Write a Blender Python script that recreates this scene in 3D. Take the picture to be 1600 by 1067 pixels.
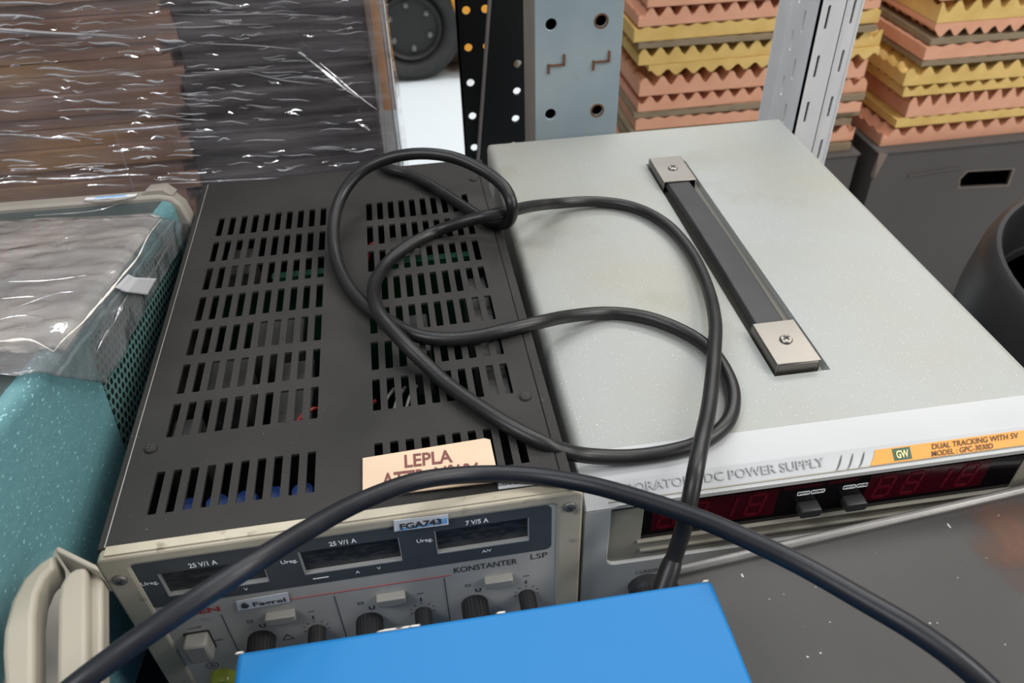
import bpy, bmesh, math, random
from mathutils import Vector, Matrix, Euler, noise
random.seed(7)
for o in list(bpy.data.objects): bpy.data.objects.remove(o)
SC = bpy.context.scene
COL = SC.collection
PI = math.pi
# ---------------------------------------------------------------- camera
FPX = 1233.1
CROT = Euler((0.87992, 0.02478, -0.1482), 'XYZ')
CLOC = Vector((-0.06151, -0.25663, 0.28876))
cd = bpy.data.cameras.new('camera'); cam = bpy.data.objects.new('camera', cd); COL.objects.link(cam)
cam.location = CLOC; cam.rotation_euler = CROT
cd.sensor_width = 36; cd.lens = FPX / 1600 * 36; cd.clip_start = .01; cd.clip_end = 60
cd.dof.use_dof = True; cd.dof.focus_distance = .40; cd.dof.aperture_fstop = 16
SC.camera = cam
# ---------------------------------------------------------------- light and exposure
SC.view_settings.view_transform = 'Standard'; SC.view_settings.look = 'None'
SC.view_settings.gamma = 1; SC.view_settings.use_curve_mapping = False
SC.view_settings.exposure = -0.12
W = bpy.data.worlds.new('world'); SC.world = W; W.use_nodes = True
nt = W.node_tree; bg = nt.nodes['Background']
tc = nt.nodes.new('ShaderNodeTexCoord'); sp = nt.nodes.new('ShaderNodeSeparateXYZ'); rp = nt.nodes.new('ShaderNodeValToRGB')
nt.links.new(tc.outputs['Generated'], sp.inputs[0]); nt.links.new(sp.outputs[2], rp.inputs[0]); nt.links.new(rp.outputs[0], bg.inputs[0])
rp.color_ramp.elements[0].color = (.10, .10, .105, 1); rp.color_ramp.elements[0].position = .48; rp.color_ramp.elements.new(.62).color = (.43, .43, .43, 1)
mpw = nt.nodes.new('ShaderNodeMapRange'); mpw.inputs[1].default_value = -1; nt.links.new(sp.outputs[2], mpw.inputs[0]); nt.links.new(mpw.outputs[0], rp.inputs[0])
rp.color_ramp.elements[-1].position = 1.0; rp.color_ramp.elements[-1].color = (.85, .86, .87, 1)
bg.inputs[1].default_value = .42
def area(name, loc, target, sx, sy, power, col=(1, 1, 1)):
    l = bpy.data.lights.new(name, 'AREA'); l.shape = 'RECTANGLE'; l.size = sx; l.size_y = sy; l.energy = power; l.color = col
    o = bpy.data.objects.new(name, l); COL.objects.link(o); o.location = loc
    o.rotation_euler = (Vector(target) - Vector(loc)).to_track_quat('-Z', 'Y').to_euler(); return o
area('daylight_door', (-2.2, -1.2, 2.2), (0, .1, 0), 1.4, 1.0, 15, (1, .97, .92))
area('ceiling_lamp', (.2, .9, 2.6), (.2, .9, 0), 1.8, .30, 27, (.95, .98, 1))
area('ceiling_lamp', (1.9, 2.3, 2.6), (1.0, 1.2, -.4), 2.0, .5, 68, (1, .95, .88))
area('ceiling_lamp', (-.4, -1.3, 2.4), (0, 0, 0), 1.2, .2, 5, (.95, .97, 1))
area('ceiling_lamp', (2.1, -.3, 2.2), (.35, .6, -.1), .8, 1.6, 64, (1, .98, .95))
area('side_door_light', (1.35, -1.1, .75), (.25, .2, 0), .6, .6, 11, (1, .98, .95))
area('fill_lamp', (.1, 3.0, 2.8), (.1, 2.7, -1), 2.4, 1.2, 80, (.93, .97, 1))  # unseen lamp over the aisle, added to brighten the far floor
area('fill_lamp', (-1.2, -.6, 1.7), (-.4, .45, .1), .9, .05, 16, (.90, .92, 1))  # unseen narrow lamp, added to give the film its streak highlights

# ---------------------------------------------------------------- helpers
CR = CROT.to_matrix()
def ray(px, py): return CR @ Vector(((px - 800) / FPX, -(py - 533.5) / FPX, -1))
def at(px, py, z):          # point of the place seen at a pixel, on the height z
    d = ray(px, py); return CLOC + d * ((z - CLOC.z) / d.z)
def aty(px, py, y):
    d = ray(px, py); return CLOC + d * ((y - CLOC.y) / d.y)
def atd(px, py, dist): return CLOC + ray(px, py) * dist

MATS = {}
def mat(name, col, rough=.5, metal=0, spec=.5, col2=None, nscale=20, namt=.5, bump=0, bscale=200, stretch=None,
        speck=None, sscale=600, sthr=.72, coat=0, emis=None, alpha=1, trans=0, lo=.35, hi=.65, col3=None, n3=4, t3=.55, ior=1.45, bdist=.0006):
    if name in MATS: return MATS[name]
    m = bpy.data.materials.new(name); m.use_nodes = True; MATS[name] = m
    n = m.node_tree.nodes; L = m.node_tree.links; b = n['Principled BSDF']
    b.inputs['Roughness'].default_value = rough; b.inputs['Metallic'].default_value = metal
    b.inputs['Specular IOR Level'].default_value = spec; b.inputs['Base Color'].default_value = (*col, 1)
    b.inputs['Coat Weight'].default_value = coat; b.inputs['Alpha'].default_value = alpha
    b.inputs['Transmission Weight'].default_value = trans; b.inputs['IOR'].default_value = ior
    t = n.new('ShaderNodeTexCoord'); mp = n.new('ShaderNodeMapping'); L.new(t.outputs['Object'], mp.inputs[0])
    if stretch: mp.inputs['Scale'].default_value = stretch
    def ns(scale, detail=5):
        q = n.new('ShaderNodeTexNoise'); q.inputs['Scale'].default_value = scale; q.inputs['Detail'].default_value = detail
        L.new(mp.outputs[0], q.inputs['Vector']); return q.outputs['Fac']
    def rmp(src, a, c):
        r = n.new('ShaderNodeMapRange'); r.inputs[1].default_value = a; r.inputs[2].default_value = c; L.new(src, r.inputs[0]); return r.outputs[0]
    def mix(f, a, bcol, k=1):
        x = n.new('ShaderNodeMix'); x.data_type = 'RGBA'
        mm = n.new('ShaderNodeMath'); mm.operation = 'MULTIPLY'; L.new(f, mm.inputs[0]); mm.inputs[1].default_value = k; L.new(mm.outputs[0], x.inputs[0])
        if isinstance(a, tuple): x.inputs[6].default_value = (*a, 1)
        else: L.new(a, x.inputs[6])
        x.inputs[7].default_value = (*bcol, 1); return x.outputs[2]
    c = col
    if col2: c = mix(rmp(ns(nscale), lo, hi), c, col2, namt)
    if col3: c = mix(rmp(ns(n3, 8), t3, t3 + .12), c, col3, .8)
    if speck: c = mix(rmp(ns(sscale, 1), sthr, sthr + .04), c, speck, .8)
    if not isinstance(c, tuple): L.new(c, b.inputs['Base Color'])
    if bump:
        bp = n.new('ShaderNodeBump'); bp.inputs['Strength'].default_value = bump; bp.inputs['Distance'].default_value = bdist
        L.new(ns(bscale, 3), bp.inputs['Height']); L.new(bp.outputs[0], b.inputs['Normal'])
    if emis: b.inputs['Emission Color'].default_value = (*emis, 1); b.inputs['Emission Strength'].default_value = 1
    return m

def tag(o, label=None, cat=None, group=None, kind=None):
    if label: o['label'] = label
    if cat: o['category'] = cat
    if group: o['group'] = group
    if kind: o['kind'] = kind
    return o
def thing(name, label, cat, loc=(0, 0, 0), rot=(0, 0, 0), group=None):
    o = bpy.data.objects.new(name, None); COL.objects.link(o); o.location = loc; o.rotation_euler = rot; o.empty_display_size = .02
    return tag(o, label, cat, group)

class MB:
    def __init__(s): s.v = []; s.f = []
    def add(s, vs, fs, M=None):
        k = len(s.v); s.v += [tuple(M @ Vector(v)) if M else tuple(v) for v in vs]; s.f += [tuple(i + k for i in f) for f in fs]; return s
    def box(s, a, b, M=None):
        x0, y0, z0 = a; x1, y1, z1 = b
        vs = [(x0, y0, z0), (x1, y0, z0), (x1, y1, z0), (x0, y1, z0), (x0, y0, z1), (x1, y0, z1), (x1, y1, z1), (x0, y1, z1)]
        return s.add(vs, [(3, 2, 1, 0), (4, 5, 6, 7), (0, 1, 5, 4), (1, 2, 6, 5), (2, 3, 7, 6), (3, 0, 4, 7)], M)
    def lathe(s, prof, n=32, M=None):     # profile of (radius, height) about z
        vs = []; fs = []
        for r, h in prof:
            for i in range(n):
                a = 2 * PI * i / n; vs.append((r * math.cos(a), r * math.sin(a), h))
        for j in range(len(prof) - 1):
            for i in range(n):
                k = (i + 1) % n; fs.append((j * n + i, j * n + k, (j + 1) * n + k, (j + 1) * n + i))
        if prof[0][0] > 1e-6: fs.append(tuple(range(n - 1, -1, -1)))
        if prof[-1][0] > 1e-6: fs.append(tuple((len(prof) - 1) * n + i for i in range(n)))
        return s.add(vs, fs, M)
    def prism(s, pts, d0, d1, plane='xz', M=None):    # outline swept between two depths
        n = len(pts)
        def P(u, v, d): return {'xz': (u, d, v), 'yz': (d, u, v), 'xy': (u, v, d)}[plane]
        vs = [P(u, v, d0) for u, v in pts] + [P(u, v, d1) for u, v in pts]
        fs = [tuple(range(n)), tuple(range(2 * n - 1, n - 1, -1))] + [(i, i + n, (i + 1) % n + n, (i + 1) % n) for i in range(n)]
        return s.add(vs, fs, M)
    def tube(s, pts, r, n=16, cap=True):
        pts = [Vector(p) for p in pts]; m = len(pts); vs = []; fs = []
        T = [(pts[min(i + 1, m - 1)] - pts[max(i - 1, 0)]).normalized() for i in range(m)]
        u = T[0].orthogonal().normalized()
        for i in range(m):
            u = (u - T[i] * u.dot(T[i])).normalized(); w = T[i].cross(u)
            rr = r[i] if isinstance(r, (list, tuple)) else r
            for k in range(n):
                a = 2 * PI * k / n; vs.append(pts[i] + (u * math.cos(a) + w * math.sin(a)) * rr)
        for i in range(m - 1):
            for k in range(n):
                q = (k + 1) % n; fs.append((i * n + k, i * n + q, (i + 1) * n + q, (i + 1) * n + k))
        if cap: fs.append(tuple(range(n - 1, -1, -1))); fs.append(tuple((m - 1) * n + k for k in range(n)))
        return s.add(vs, fs)
    def build(s, name, m, parent=None, bevel=0, seg=2, smooth=False, loc=None, rot=None):
        me = bpy.data.meshes.new(name); me.from_pydata(s.v, [], s.f)
        bm = bmesh.new(); bm.from_mesh(me); bmesh.ops.recalc_face_normals(bm, faces=bm.faces); bm.to_mesh(me); bm.free()
        me.materials.append(m); o = bpy.data.objects.new(name, me); COL.objects.link(o)
        if parent: o.parent = parent
        if loc: o.location = loc
        if rot: o.rotation_euler = rot
        if bevel:
            b = o.modifiers.new('bevel', 'BEVEL'); b.width = bevel; b.segments = seg; b.limit_method = 'ANGLE'; b.angle_limit = .6; b.harden_normals = False
        if smooth or bevel:
            me.polygons.foreach_set('use_smooth', [True] * len(me.polygons))
            try: me.set_sharp_from_angle(angle=math.radians(35 if not bevel else 60))
            except Exception: pass
        return o

def catmull(P, sub=8):
    P = [Vector(p) for p in P]; P = [P[0] * 2 - P[1]] + P + [P[-1] * 2 - P[-2]]; out = []
    for i in range(1, len(P) - 2):
        a, b, c, d = P[i - 1:i + 3]
        for k in range(sub):
            t = k / sub
            out.append(.5 * ((2 * b) + (c - a) * t + (2 * a - 5 * b + 4 * c - d) * t * t + (3 * b - a - 3 * c + d) * t ** 3))
    out.append(P[-2]); return out

def curve_mesh(cu):
    o = bpy.data.objects.new('tmp', cu); COL.objects.link(o)
    dg = bpy.context.evaluated_depsgraph_get(); dg.update()
    me = bpy.data.meshes.new_from_object(o.evaluated_get(dg))
    vs = [tuple(v.co) for v in me.vertices]; fs = [tuple(p.vertices) for p in me.polygons]
    bpy.data.objects.remove(o); bpy.data.curves.remove(cu); bpy.data.meshes.remove(me)
    return vs, fs
def rrect(x0, y0, x1, y1, r, n=5):
    p = []
    for cx, cy, a0 in ((x1 - r, y1 - r, 0), (x0 + r, y1 - r, 90), (x0 + r, y0 + r, 180), (x1 - r, y0 + r, 270)):
        for i in range(n + 1):
            a = math.radians(a0 + 90 * i / n); p.append((cx + r * math.cos(a), cy + r * math.sin(a)))
    return p
def circ(x, y, r, n=16): return [(x + r * math.cos(2 * PI * i / n), y + r * math.sin(2 * PI * i / n)) for i in range(n)]
def rect(x0, y0, x1, y1): return [(x0, y0), (x1, y0), (x1, y1), (x0, y1)]
# planes: front (u->x, v->z, faces -y), top (u->x, v->y, faces +z), right/left (u->y, v->z)
def PM(plane, d=0):
    if plane == 'front': return Matrix(((1, 0, 0, 0), (0, 0, -1, d), (0, 1, 0, 0), (0, 0, 0, 1)))
    if plane == 'top': return Matrix.Translation((0, 0, d))
    if plane == 'side': return Matrix(((0, 0, 1, d), (1, 0, 0, 0), (0, 1, 0, 0), (0, 0, 0, 1)))
def plate(mb, loops, t, plane='front', d=0, bev=0, M=None):    # plate with holes; its outer face lies at d, thickness t inward
    cu = bpy.data.curves.new('c', 'CURVE'); cu.dimensions = '2D'; cu.fill_mode = 'BOTH'; cu.extrude = t / 2 - bev; cu.bevel_depth = bev; cu.bevel_resolution = 1
    if bev: cu.offset = -bev
    for lp in loops:
        s = cu.splines.new('POLY'); s.points.add(len(lp) - 1); s.use_cyclic_u = True
        for i, (x, y) in enumerate(lp): s.points[i].co = (x, y, 0, 1)
    vs, fs = curve_mesh(cu)
    vs = [(x, y, z - t / 2) for x, y, z in vs]
    X = PM(plane, d); mb.add(vs, fs, (M @ X) if M else X); return mb
def text(mb, s, u, v, h, w=None, plane='front', d=0, t=.0002, bold=0, shear=0, align='L', rot=0, M=None):
    cu = bpy.data.curves.new('t', 'FONT'); cu.body = s; cu.size = 1; cu.extrude = 0; cu.offset = bold; cu.shear = shear; cu.resolution_u = 3
    vs, fs = curve_mesh(cu)
    xs = [p[0] for p in vs]; ys = [p[1] for p in vs]; x0, x1, y1 = min(xs), max(xs), .72
    k = h / y1; kx = (w / (x1 - x0)) if w else k
    wd = (x1 - x0) * kx; off = 0 if align == 'L' else (-wd / 2 if align == 'C' else -wd)
    c, sn = math.cos(rot), math.sin(rot); out = []
    for x, y, z in vs:
        a = (x - x0) * kx + off; b = y * k; out.append((u + a * c - b * sn, v + a * sn + b * c, t))
    X = PM(plane, d); mb.add(out, fs, (M @ X) if M else X); return mb

# ---------------------------------------------------------------- materials
M_GW = mat('grey_green_paint', (.305, .318, .305), .42, col2=(.29, .28, .225), nscale=9, namt=.65, speck=(.72, .72, .69), sscale=1100, sthr=.70, bump=.12, bscale=500, spec=.45, col3=(.25, .245, .19), n3=11, t3=.60)
M_GWB = mat('light_grey_plastic', (.45, .46, .465), .45, col2=(.40, .41, .41), nscale=16, namt=.5, bump=.05)
M_GWF = mat('grey_bezel_plastic', (.47, .475, .46), .5, col2=(.40, .40, .36), nscale=30, namt=.4)
M_OLIVE = mat('olive_grey_panel', (.27, .25, .20), .5, col2=(.25, .25, .21), nscale=40, namt=.4)
M_BLACK = mat('black_textured_steel', (.022, .021, .020), .6, col2=(.040, .038, .034), nscale=14, namt=.7, speck=(.16, .15, .14), sscale=700, sthr=.76, bump=.25, bscale=900, spec=.25, col3=(.048, .046, .042), n3=9, t3=.60)
M_BLACKIN = mat('dark_inside', (.008, .008, .008), .8, spec=.1)
M_CREAM = mat('cream_painted_bezel', (.46, .42, .33), .5, col2=(.36, .31, .22), nscale=30, namt=.7, col3=(.15, .12, .085), n3=110, t3=.62, bump=.15, bscale=250, spec=.4)
M_FACE = mat('grey_beige_face', (.50, .475, .43), .5, col2=(.33, .31, .27), nscale=24, namt=.5, col3=(.22, .20, .17), n3=60, t3=.68)
M_PANEL = mat('slate_panel', (.065, .073, .078), .45, col2=(.10, .105, .105), nscale=60, namt=.35, lo=.5, hi=.75)
M_WIN = mat('dusty_window', (.022, .024, .025), .25, col2=(.10, .10, .095), nscale=180, namt=.5, lo=.45, hi=.75, stretch=(1, 1, 3))
M_WHITE = mat('white_print', (.92, .93, .93), .6)
M_INK = mat('dark_print', (.04, .04, .04), .6)
M_RED = mat('red_print', (.45, .05, .045), .6)
M_CABLE = mat('black_rubber', (.009, .009, .0095), .38, col2=(.020, .019, .018), nscale=60, namt=.6, bump=.06, bscale=400, spec=.45, speck=(.2, .2, .19), sscale=900, sthr=.79)
M_CABLE2 = mat('blue_black_rubber', (.008, .009, .013), .42, col2=(.014, .015, .019), nscale=60, namt=.6, bump=.08, bscale=500, spec=.45)
M_BLUE = mat('glossy_blue_paint', (.009, .150, .385), .42, col2=(.012, .160, .405), nscale=7, namt=.6, speck=(.20, .5, .85), sscale=120, sthr=.80, spec=.3)
M_CHIP = mat('chipped_primer', (.55, .52, .47), .7)
M_DARK = mat('dark_grey_steel', (.033, .032, .030), .48, col2=(.052, .050, .047), nscale=10, namt=.6, speck=(.5, .5, .47), sscale=300, sthr=.768, bump=.15, bscale=500, spec=.4, col3=(.045, .042, .040), n3=12, t3=.62)
M_LIP = mat('worn_steel_lip', (.22, .21, .20), .42, metal=.5, col2=(.30, .29, .27), nscale=50, namt=.6, bump=.2, bscale=300)
M_STEEL = mat('brushed_steel', (.25, .235, .215), .40, metal=1, col2=(.20, .19, .175), nscale=30, namt=.5, bump=.08, bscale=80)
M_STRAP = mat('charcoal_strap', (.020, .020, .022), .45, col2=(.035, .035, .036), nscale=40, namt=.5, spec=.4)
M_TEAL = mat('hammered_teal_paint', (.10, .225, .245), .40, col2=(.12, .265, .285), nscale=260, namt=.5, speck=(.32, .58, .60), sscale=750, sthr=.665, bump=.3, bscale=500, spec=.45, stretch=(1, .5, 1))
M_TEALD = mat('dark_teal_plate', (.045, .062, .062), .32, col2=(.06, .075, .075), nscale=20, namt=.5, spec=.4)
M_BEIGE = mat('beige_plastic', (.33, .30, .24), .45, col2=(.28, .255, .20), nscale=18, namt=.5)
M_TAUPE = mat('taupe_plastic', (.27, .245, .21), .5, col2=(.22, .20, .17), nscale=25, namt=.5)
M_PAPER = mat('cream_paper', (.82, .76, .69), .55, col2=(.70, .65, .60), nscale=12, namt=.5)
M_TAPE = mat('grey_tape', (.50, .51, .52), .5)
M_CARD = mat('tan_card_label', (.62, .46, .32), .6, col2=(.56, .41, .28), nscale=50, namt=.4)
M_CARDINK = mat('brown_print', (.16, .05, .04), .6)
M_STICK = mat('white_sticker', (.72, .73, .75), .4)
M_BLUEINK = mat('blue_ink_smear', (.08, .35, .75), .5, col2=(.45, .62, .82), nscale=300, namt=.6)
M_ORANGE = mat('orange_decal', (.83, .36, .075), .5)
M_GREEN = mat('dark_green_badge', (.06, .12, .08), .5)
M_YTXT = mat('pale_yellow_print', (.85, .72, .35), .5)
M_BRTXT = mat('brown_black_print', (.10, .055, .03), .5)
M_GLOSSBLK = mat('display_black', (.004, .003, .004), .12, spec=.4)
M_REDF = mat('red_filter', (.040, .002, .006), .15, spec=.4)
M_SEG = mat('unlit_red_segment', (.085, .004, .010), .3, spec=.3)
M_KNOB = mat('black_knob_plastic', (.028, .028, .029), .4, spec=.5)
M_BUTTON = mat('grey_button_plastic', (.30, .285, .25), .45)
M_PCB = mat('green_circuit_board', (.002, .045, .024), .5)
M_CAP = mat('blue_capacitor', (.008, .035, .16), .35)
M_WIRE = mat('red_wire', (.35, .03, .03), .5)
M_HEAT = mat('grey_heat_sink', (.06, .058, .055), .5)
M_YG = mat('yellow_green_terminal', (.38, .44, .04), .3, coat=.5)
M_SHELF = mat('blue_grey_shelf_steel', (.045, .055, .075), .5, col2=(.03, .035, .045), nscale=12, namt=.5)
M_POSTB = mat('worn_blue_grey_post_paint', (.31, .375, .40), .42, col2=(.22, .285, .32), nscale=14, namt=.6, col3=(.22, .15, .095), n3=32, t3=.64, bump=.08)
M_RUST = mat('rust', (.17, .075, .035), .8, col2=(.09, .04, .02), nscale=120, namt=.7)
M_POSTG = mat('galvanised_grey_post', (.74, .74, .74), .45, col2=(.62, .63, .64), nscale=22, namt=.6)
M_POSTK = mat('black_post_paint', (.012, .013, .014), .42, spec=.4)
M_BARE = mat('bare_edge', (.30, .28, .27), .5, metal=.4)
M_PINK = mat('peach_foam', (.74, .39, .255), .95, col2=(.66, .32, .20), nscale=25, namt=.6, spec=.1)
M_YEL = mat('yellow_foam', (.74, .51, .19), .95, col2=(.58, .37, .11), nscale=25, namt=.6, spec=.1)
M_TAN = mat('grey_brown_foam', (.30, .23, .15), .95, col2=(.22, .17, .11), nscale=30, namt=.6, spec=.1)
M_CARTON = mat('dark_brown_grey_carton', (.092, .082, .077), .7, col2=(.078, .070, .066), nscale=4, namt=.6, spec=.25)
M_CARTEDGE = mat('torn_carton_edge', (.22, .17, .14), .8)
M_BIN = mat('black_bin_plastic', (.012, .012, .013), .40, col2=(.020, .020, .021), nscale=20, namt=.5, spec=.45)
M_FLOOR = mat('pale_floor', (.70, .76, .80), .6, col2=(.64, .70, .74), nscale=2, namt=.5, spec=.2)
M_TYRE = mat('tyre_rubber', (.028, .028, .029), .75, col2=(.045, .044, .042), nscale=30, namt=.5)
M_RIM = mat('dark_wheel_rim', (.022, .022, .022), .55)
M_NUT = mat('wheel_nut_metal', (.20, .20, .20), .4, metal=.6)
M_FORK = mat('orange_yellow_machine_paint', (.75, .33, .03), .5)
M_CHAS = mat('brown_machine_chassis', (.075, .06, .045), .6)
M_BOARD = mat('brown_board', (.30, .17, .115), .6, col2=(.12, .065, .045), nscale=22, namt=.85, stretch=(.6, 1, 2.5), col3=(.40, .24, .12), n3=11, t3=.55)
M_BLOAD = mat('black_load', (.020, .020, .022), .5, col2=(.085, .068, .074), nscale=24, namt=.75, stretch=(.6, 1, 2.5))
M_KRAFT = mat('orange_kraft_board', (.55, .29, .13), .7)
M_PALLET = mat('pallet_wood', (.30, .22, .14), .8, col2=(.22, .15, .09), nscale=20, namt=.6)

def film_mat(name, haze, alpha, bscale, stretch, bstr, rough=.12, gain=1.0, base=0.0):
    m = bpy.data.materials.new(name); m.use_nodes = True; n = m.node_tree.nodes; L = m.node_tree.links
    out = n['Material Output']; n.remove(n['Principled BSDF'])
    tr = n.new('ShaderNodeBsdfTransparent'); gl = n.new('ShaderNodeBsdfGlossy'); df = n.new('ShaderNodeBsdfDiffuse')
    df.inputs[0].default_value = (*haze, 1); gl.inputs['Roughness'].default_value = rough; gl.inputs[0].default_value = (1, 1, 1, 1)
    t = n.new('ShaderNodeTexCoord'); mp = n.new('ShaderNodeMapping'); mp.inputs['Scale'].default_value = stretch; L.new(t.outputs['Object'], mp.inputs[0])
    q = n.new('ShaderNodeTexNoise'); q.inputs['Scale'].default_value = bscale; q.inputs['Detail'].default_value = 4; L.new(mp.outputs[0], q.inputs['Vector'])
    bp = n.new('ShaderNodeBump'); bp.inputs['Strength'].default_value = bstr; bp.inputs['Distance'].default_value = .004; L.new(q.outputs['Fac'], bp.inputs['Height'])
    L.new(bp.outputs[0], gl.inputs['Normal']); L.new(bp.outputs[0], df.inputs['Normal'])
    q2 = n.new('ShaderNodeTexNoise'); q2.inputs['Scale'].default_value = bscale * .4; L.new(mp.outputs[0], q2.inputs['Vector'])
    r = n.new('ShaderNodeMapRange'); r.inputs[1].default_value = .38; r.inputs[2].default_value = .72; r.inputs[3].default_value = alpha * .3; r.inputs[4].default_value = alpha * 1.8; L.new(q2.outputs['Fac'], r.inputs[0])
    m1 = n.new('ShaderNodeMixShader'); L.new(r.outputs[0], m1.inputs[0]); L.new(tr.outputs[0], m1.inputs[1]); L.new(df.outputs[0], m1.inputs[2])
    fr = n.new('ShaderNodeFresnel'); L.new(bp.outputs[0], fr.inputs['Normal'])
    ge = n.new('ShaderNodeNewGeometry'); io = n.new('ShaderNodeMapRange'); io.inputs[3].default_value = 1.5; io.inputs[4].default_value = 1 / 1.5
    L.new(ge.outputs['Backfacing'], io.inputs[0]); L.new(io.outputs[0], fr.inputs[0])
    m2 = n.new('ShaderNodeMixShader'); gk = n.new('ShaderNodeMath'); gk.operation = 'MULTIPLY_ADD'; gk.use_clamp = True; gk.inputs[1].default_value = gain; gk.inputs[2].default_value = base; L.new(fr.outputs[0], gk.inputs[0]); L.new(gk.outputs[0], m2.inputs[0]); L.new(m1.outputs[0], m2.inputs[1]); L.new(gl.outputs[0], m2.inputs[2])
    L.new(m2.outputs[0], out.inputs[0]); return m
M_FILM = film_mat('stretch_film', (.62, .58, .60), .13, 16, (1, 1, 14), .5, .12, 1.2, .01)
M_GLINT = film_mat('wrinkle_glint', (.75, .74, .80), .25, 30, (1, 1, 3), .2, .16, 1.0, .45)  # whitened, extra-glossy wrinkles with the film's highlights built in
M_BAG = film_mat('clear_plastic_bag', (.26, .27, .28), .22, 40, (1, 1, 1), .6, .13, 1.4, .01)
M_BAGIN = film_mat('milky_plastic_sleeve', (.85, .80, .74), .14, 22, (1, 2.2, 1), .7, .15, 1.1, .0)
M_FOIL = film_mat('clear_oval_seal', (.55, .53, .48), .35, 200, (1, 1, 1), .2)

def dot_mat():
    m = bpy.data.materials.new('perforated_teal_side'); m.use_nodes = True; n = m.node_tree.nodes; L = m.node_tree.links; b = n['Principled BSDF']
    t = n.new('ShaderNodeTexCoord'); s = n.new('ShaderNodeSeparateXYZ'); L.new(t.outputs['Object'], s.inputs[0])
    P = .0052
    def mth(op, a, bb=None):
        x = n.new('ShaderNodeMath'); x.operation = op
        for i, q in enumerate((a, bb)):
            if q is None: continue
            if isinstance(q, (int, float)): x.inputs[i].default_value = q
            else: L.new(q, x.inputs[i])
        return x.outputs[0]
    def dots(oy, oz):
        fy = mth('SUBTRACT', mth('FRACT', mth('ADD', mth('DIVIDE', s.outputs[1], P), oy + 100)), .5)
        fz = mth('MULTIPLY', mth('SUBTRACT', mth('FRACT', mth('ADD', mth('DIVIDE', s.outputs[2], P * 1.73), oz + 100)), .5), 1.73)
        return mth('LESS_THAN', mth('ADD', mth('MULTIPLY', fy, fy), mth('MULTIPLY', fz, fz)), .34 ** 2)
    f = mth('MAXIMUM', dots(0, 0), dots(.5, .5))
    x = n.new('ShaderNodeMix'); x.data_type = 'RGBA'; L.new(f, x.inputs[0]); x.inputs[6].default_value = (.085, .18, .17, 1); x.inputs[7].default_value = (.006, .01, .01, 1)
    L.new(x.outputs[2], b.inputs['Base Color']); b.inputs['Roughness'].default_value = .55; return m
M_DOTS = dot_mat()

def screw(parent, loc, r, plane='front', m=None, name='screw', R=None):
    X = Matrix.Translation(loc) @ (Matrix.Rotation(PI / 2, 4, 'X') if plane == 'front' else Matrix.Identity(4))
    s = MB(); s.lathe([(r, -.0005), (r, .0006), (r * .85, .0012), (r * .35, .0014), (.00001, .0014)], 20, X)
    o = s.build(name, m or M_STEEL, parent, smooth=True)
    k = MB(); a = r * .55; b = r * .13
    for q in (.5, .5 + PI / 2):
        k.box((-a, -b, .0012), (a, b, .0016), X @ Matrix.Rotation(q, 4, 'Z'))
    k.build('cross_slot', M_INK, o); return o

SHZ = -.16
# ================================================================ setting
fl = MB().box((-6, -2, -1.04), (7, 9, -1.0)).build('floor', M_FLOOR); tag(fl, kind='structure')

# ================================================================ shelf with its slotted corner post
rack = thing('shelving_unit', 'grey steel shelf with slotted upright post carrying the lab instruments', 'shelf', (0, 0, SHZ))
MB().box((-.62, -.30, -.03), (.32, .352, -.0005)).build('shelf_board', M_SHELF, rack, .002)
# slotted omega-profile post: real slots in each face
px0, px1, py0 = .2735, .3035, .356
zt, zb = .62, -.84
post = MB()
def slotloops(u0, u1, z0, z1, cols, pitch, h, w, off):
    L = [rect(u0, z0, u1, z1)]
    for c, o2 in cols:
        z = z0 + .02 + o2
        while z + h < z1 - .01:
            L.append(rrect(c - w / 2, z, c + w / 2, z + h, w * .45, 3)); z += pitch
    return L
wz = SHZ
plate(post, slotloops(px0, px1 - .0075, zb, zt, [(px0 + .0085, .009)], .040, .019, .0024, 0), .0018, 'front', py0)
plate(post, slotloops(px1 - .0075, px1 + .008, zb, zt, [(px1 + .001, .011)], .040, .019, .0024, 0), .0018, 'front', py0 + .0025)
post.box((px1 - .0085, py0, zb), (px1 - .0068, py0 + .004, zt)).box((px1 + .0068, py0 + .002, zb), (px1 + .0085, py0 + .020, zt))
plate(post, slotloops(py0, py0 + .052, zb, zt, [(py0 + .022, .0), (py0 + .036, .02)], .040, .018, .0035, 0), .0018, 'side', px0 + .0018)
post.box((px0 - .010, py0 + .050, zb), (px0 + .0018, py0 + .052, zt)).box((px0 + .010, py0 + .040, zb), (px0 + .0118, py0 + .052, zt))
post.build('slotted_post', M_POSTG, rack, .0004)
MB().box((px0 + .003, py0 + .012, zb), (px1 + .006, py0 + .014, zt)).build('post_inner_shade', M_POSTK, rack)  # black sheet stands in for the shade seen through the slots

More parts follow.
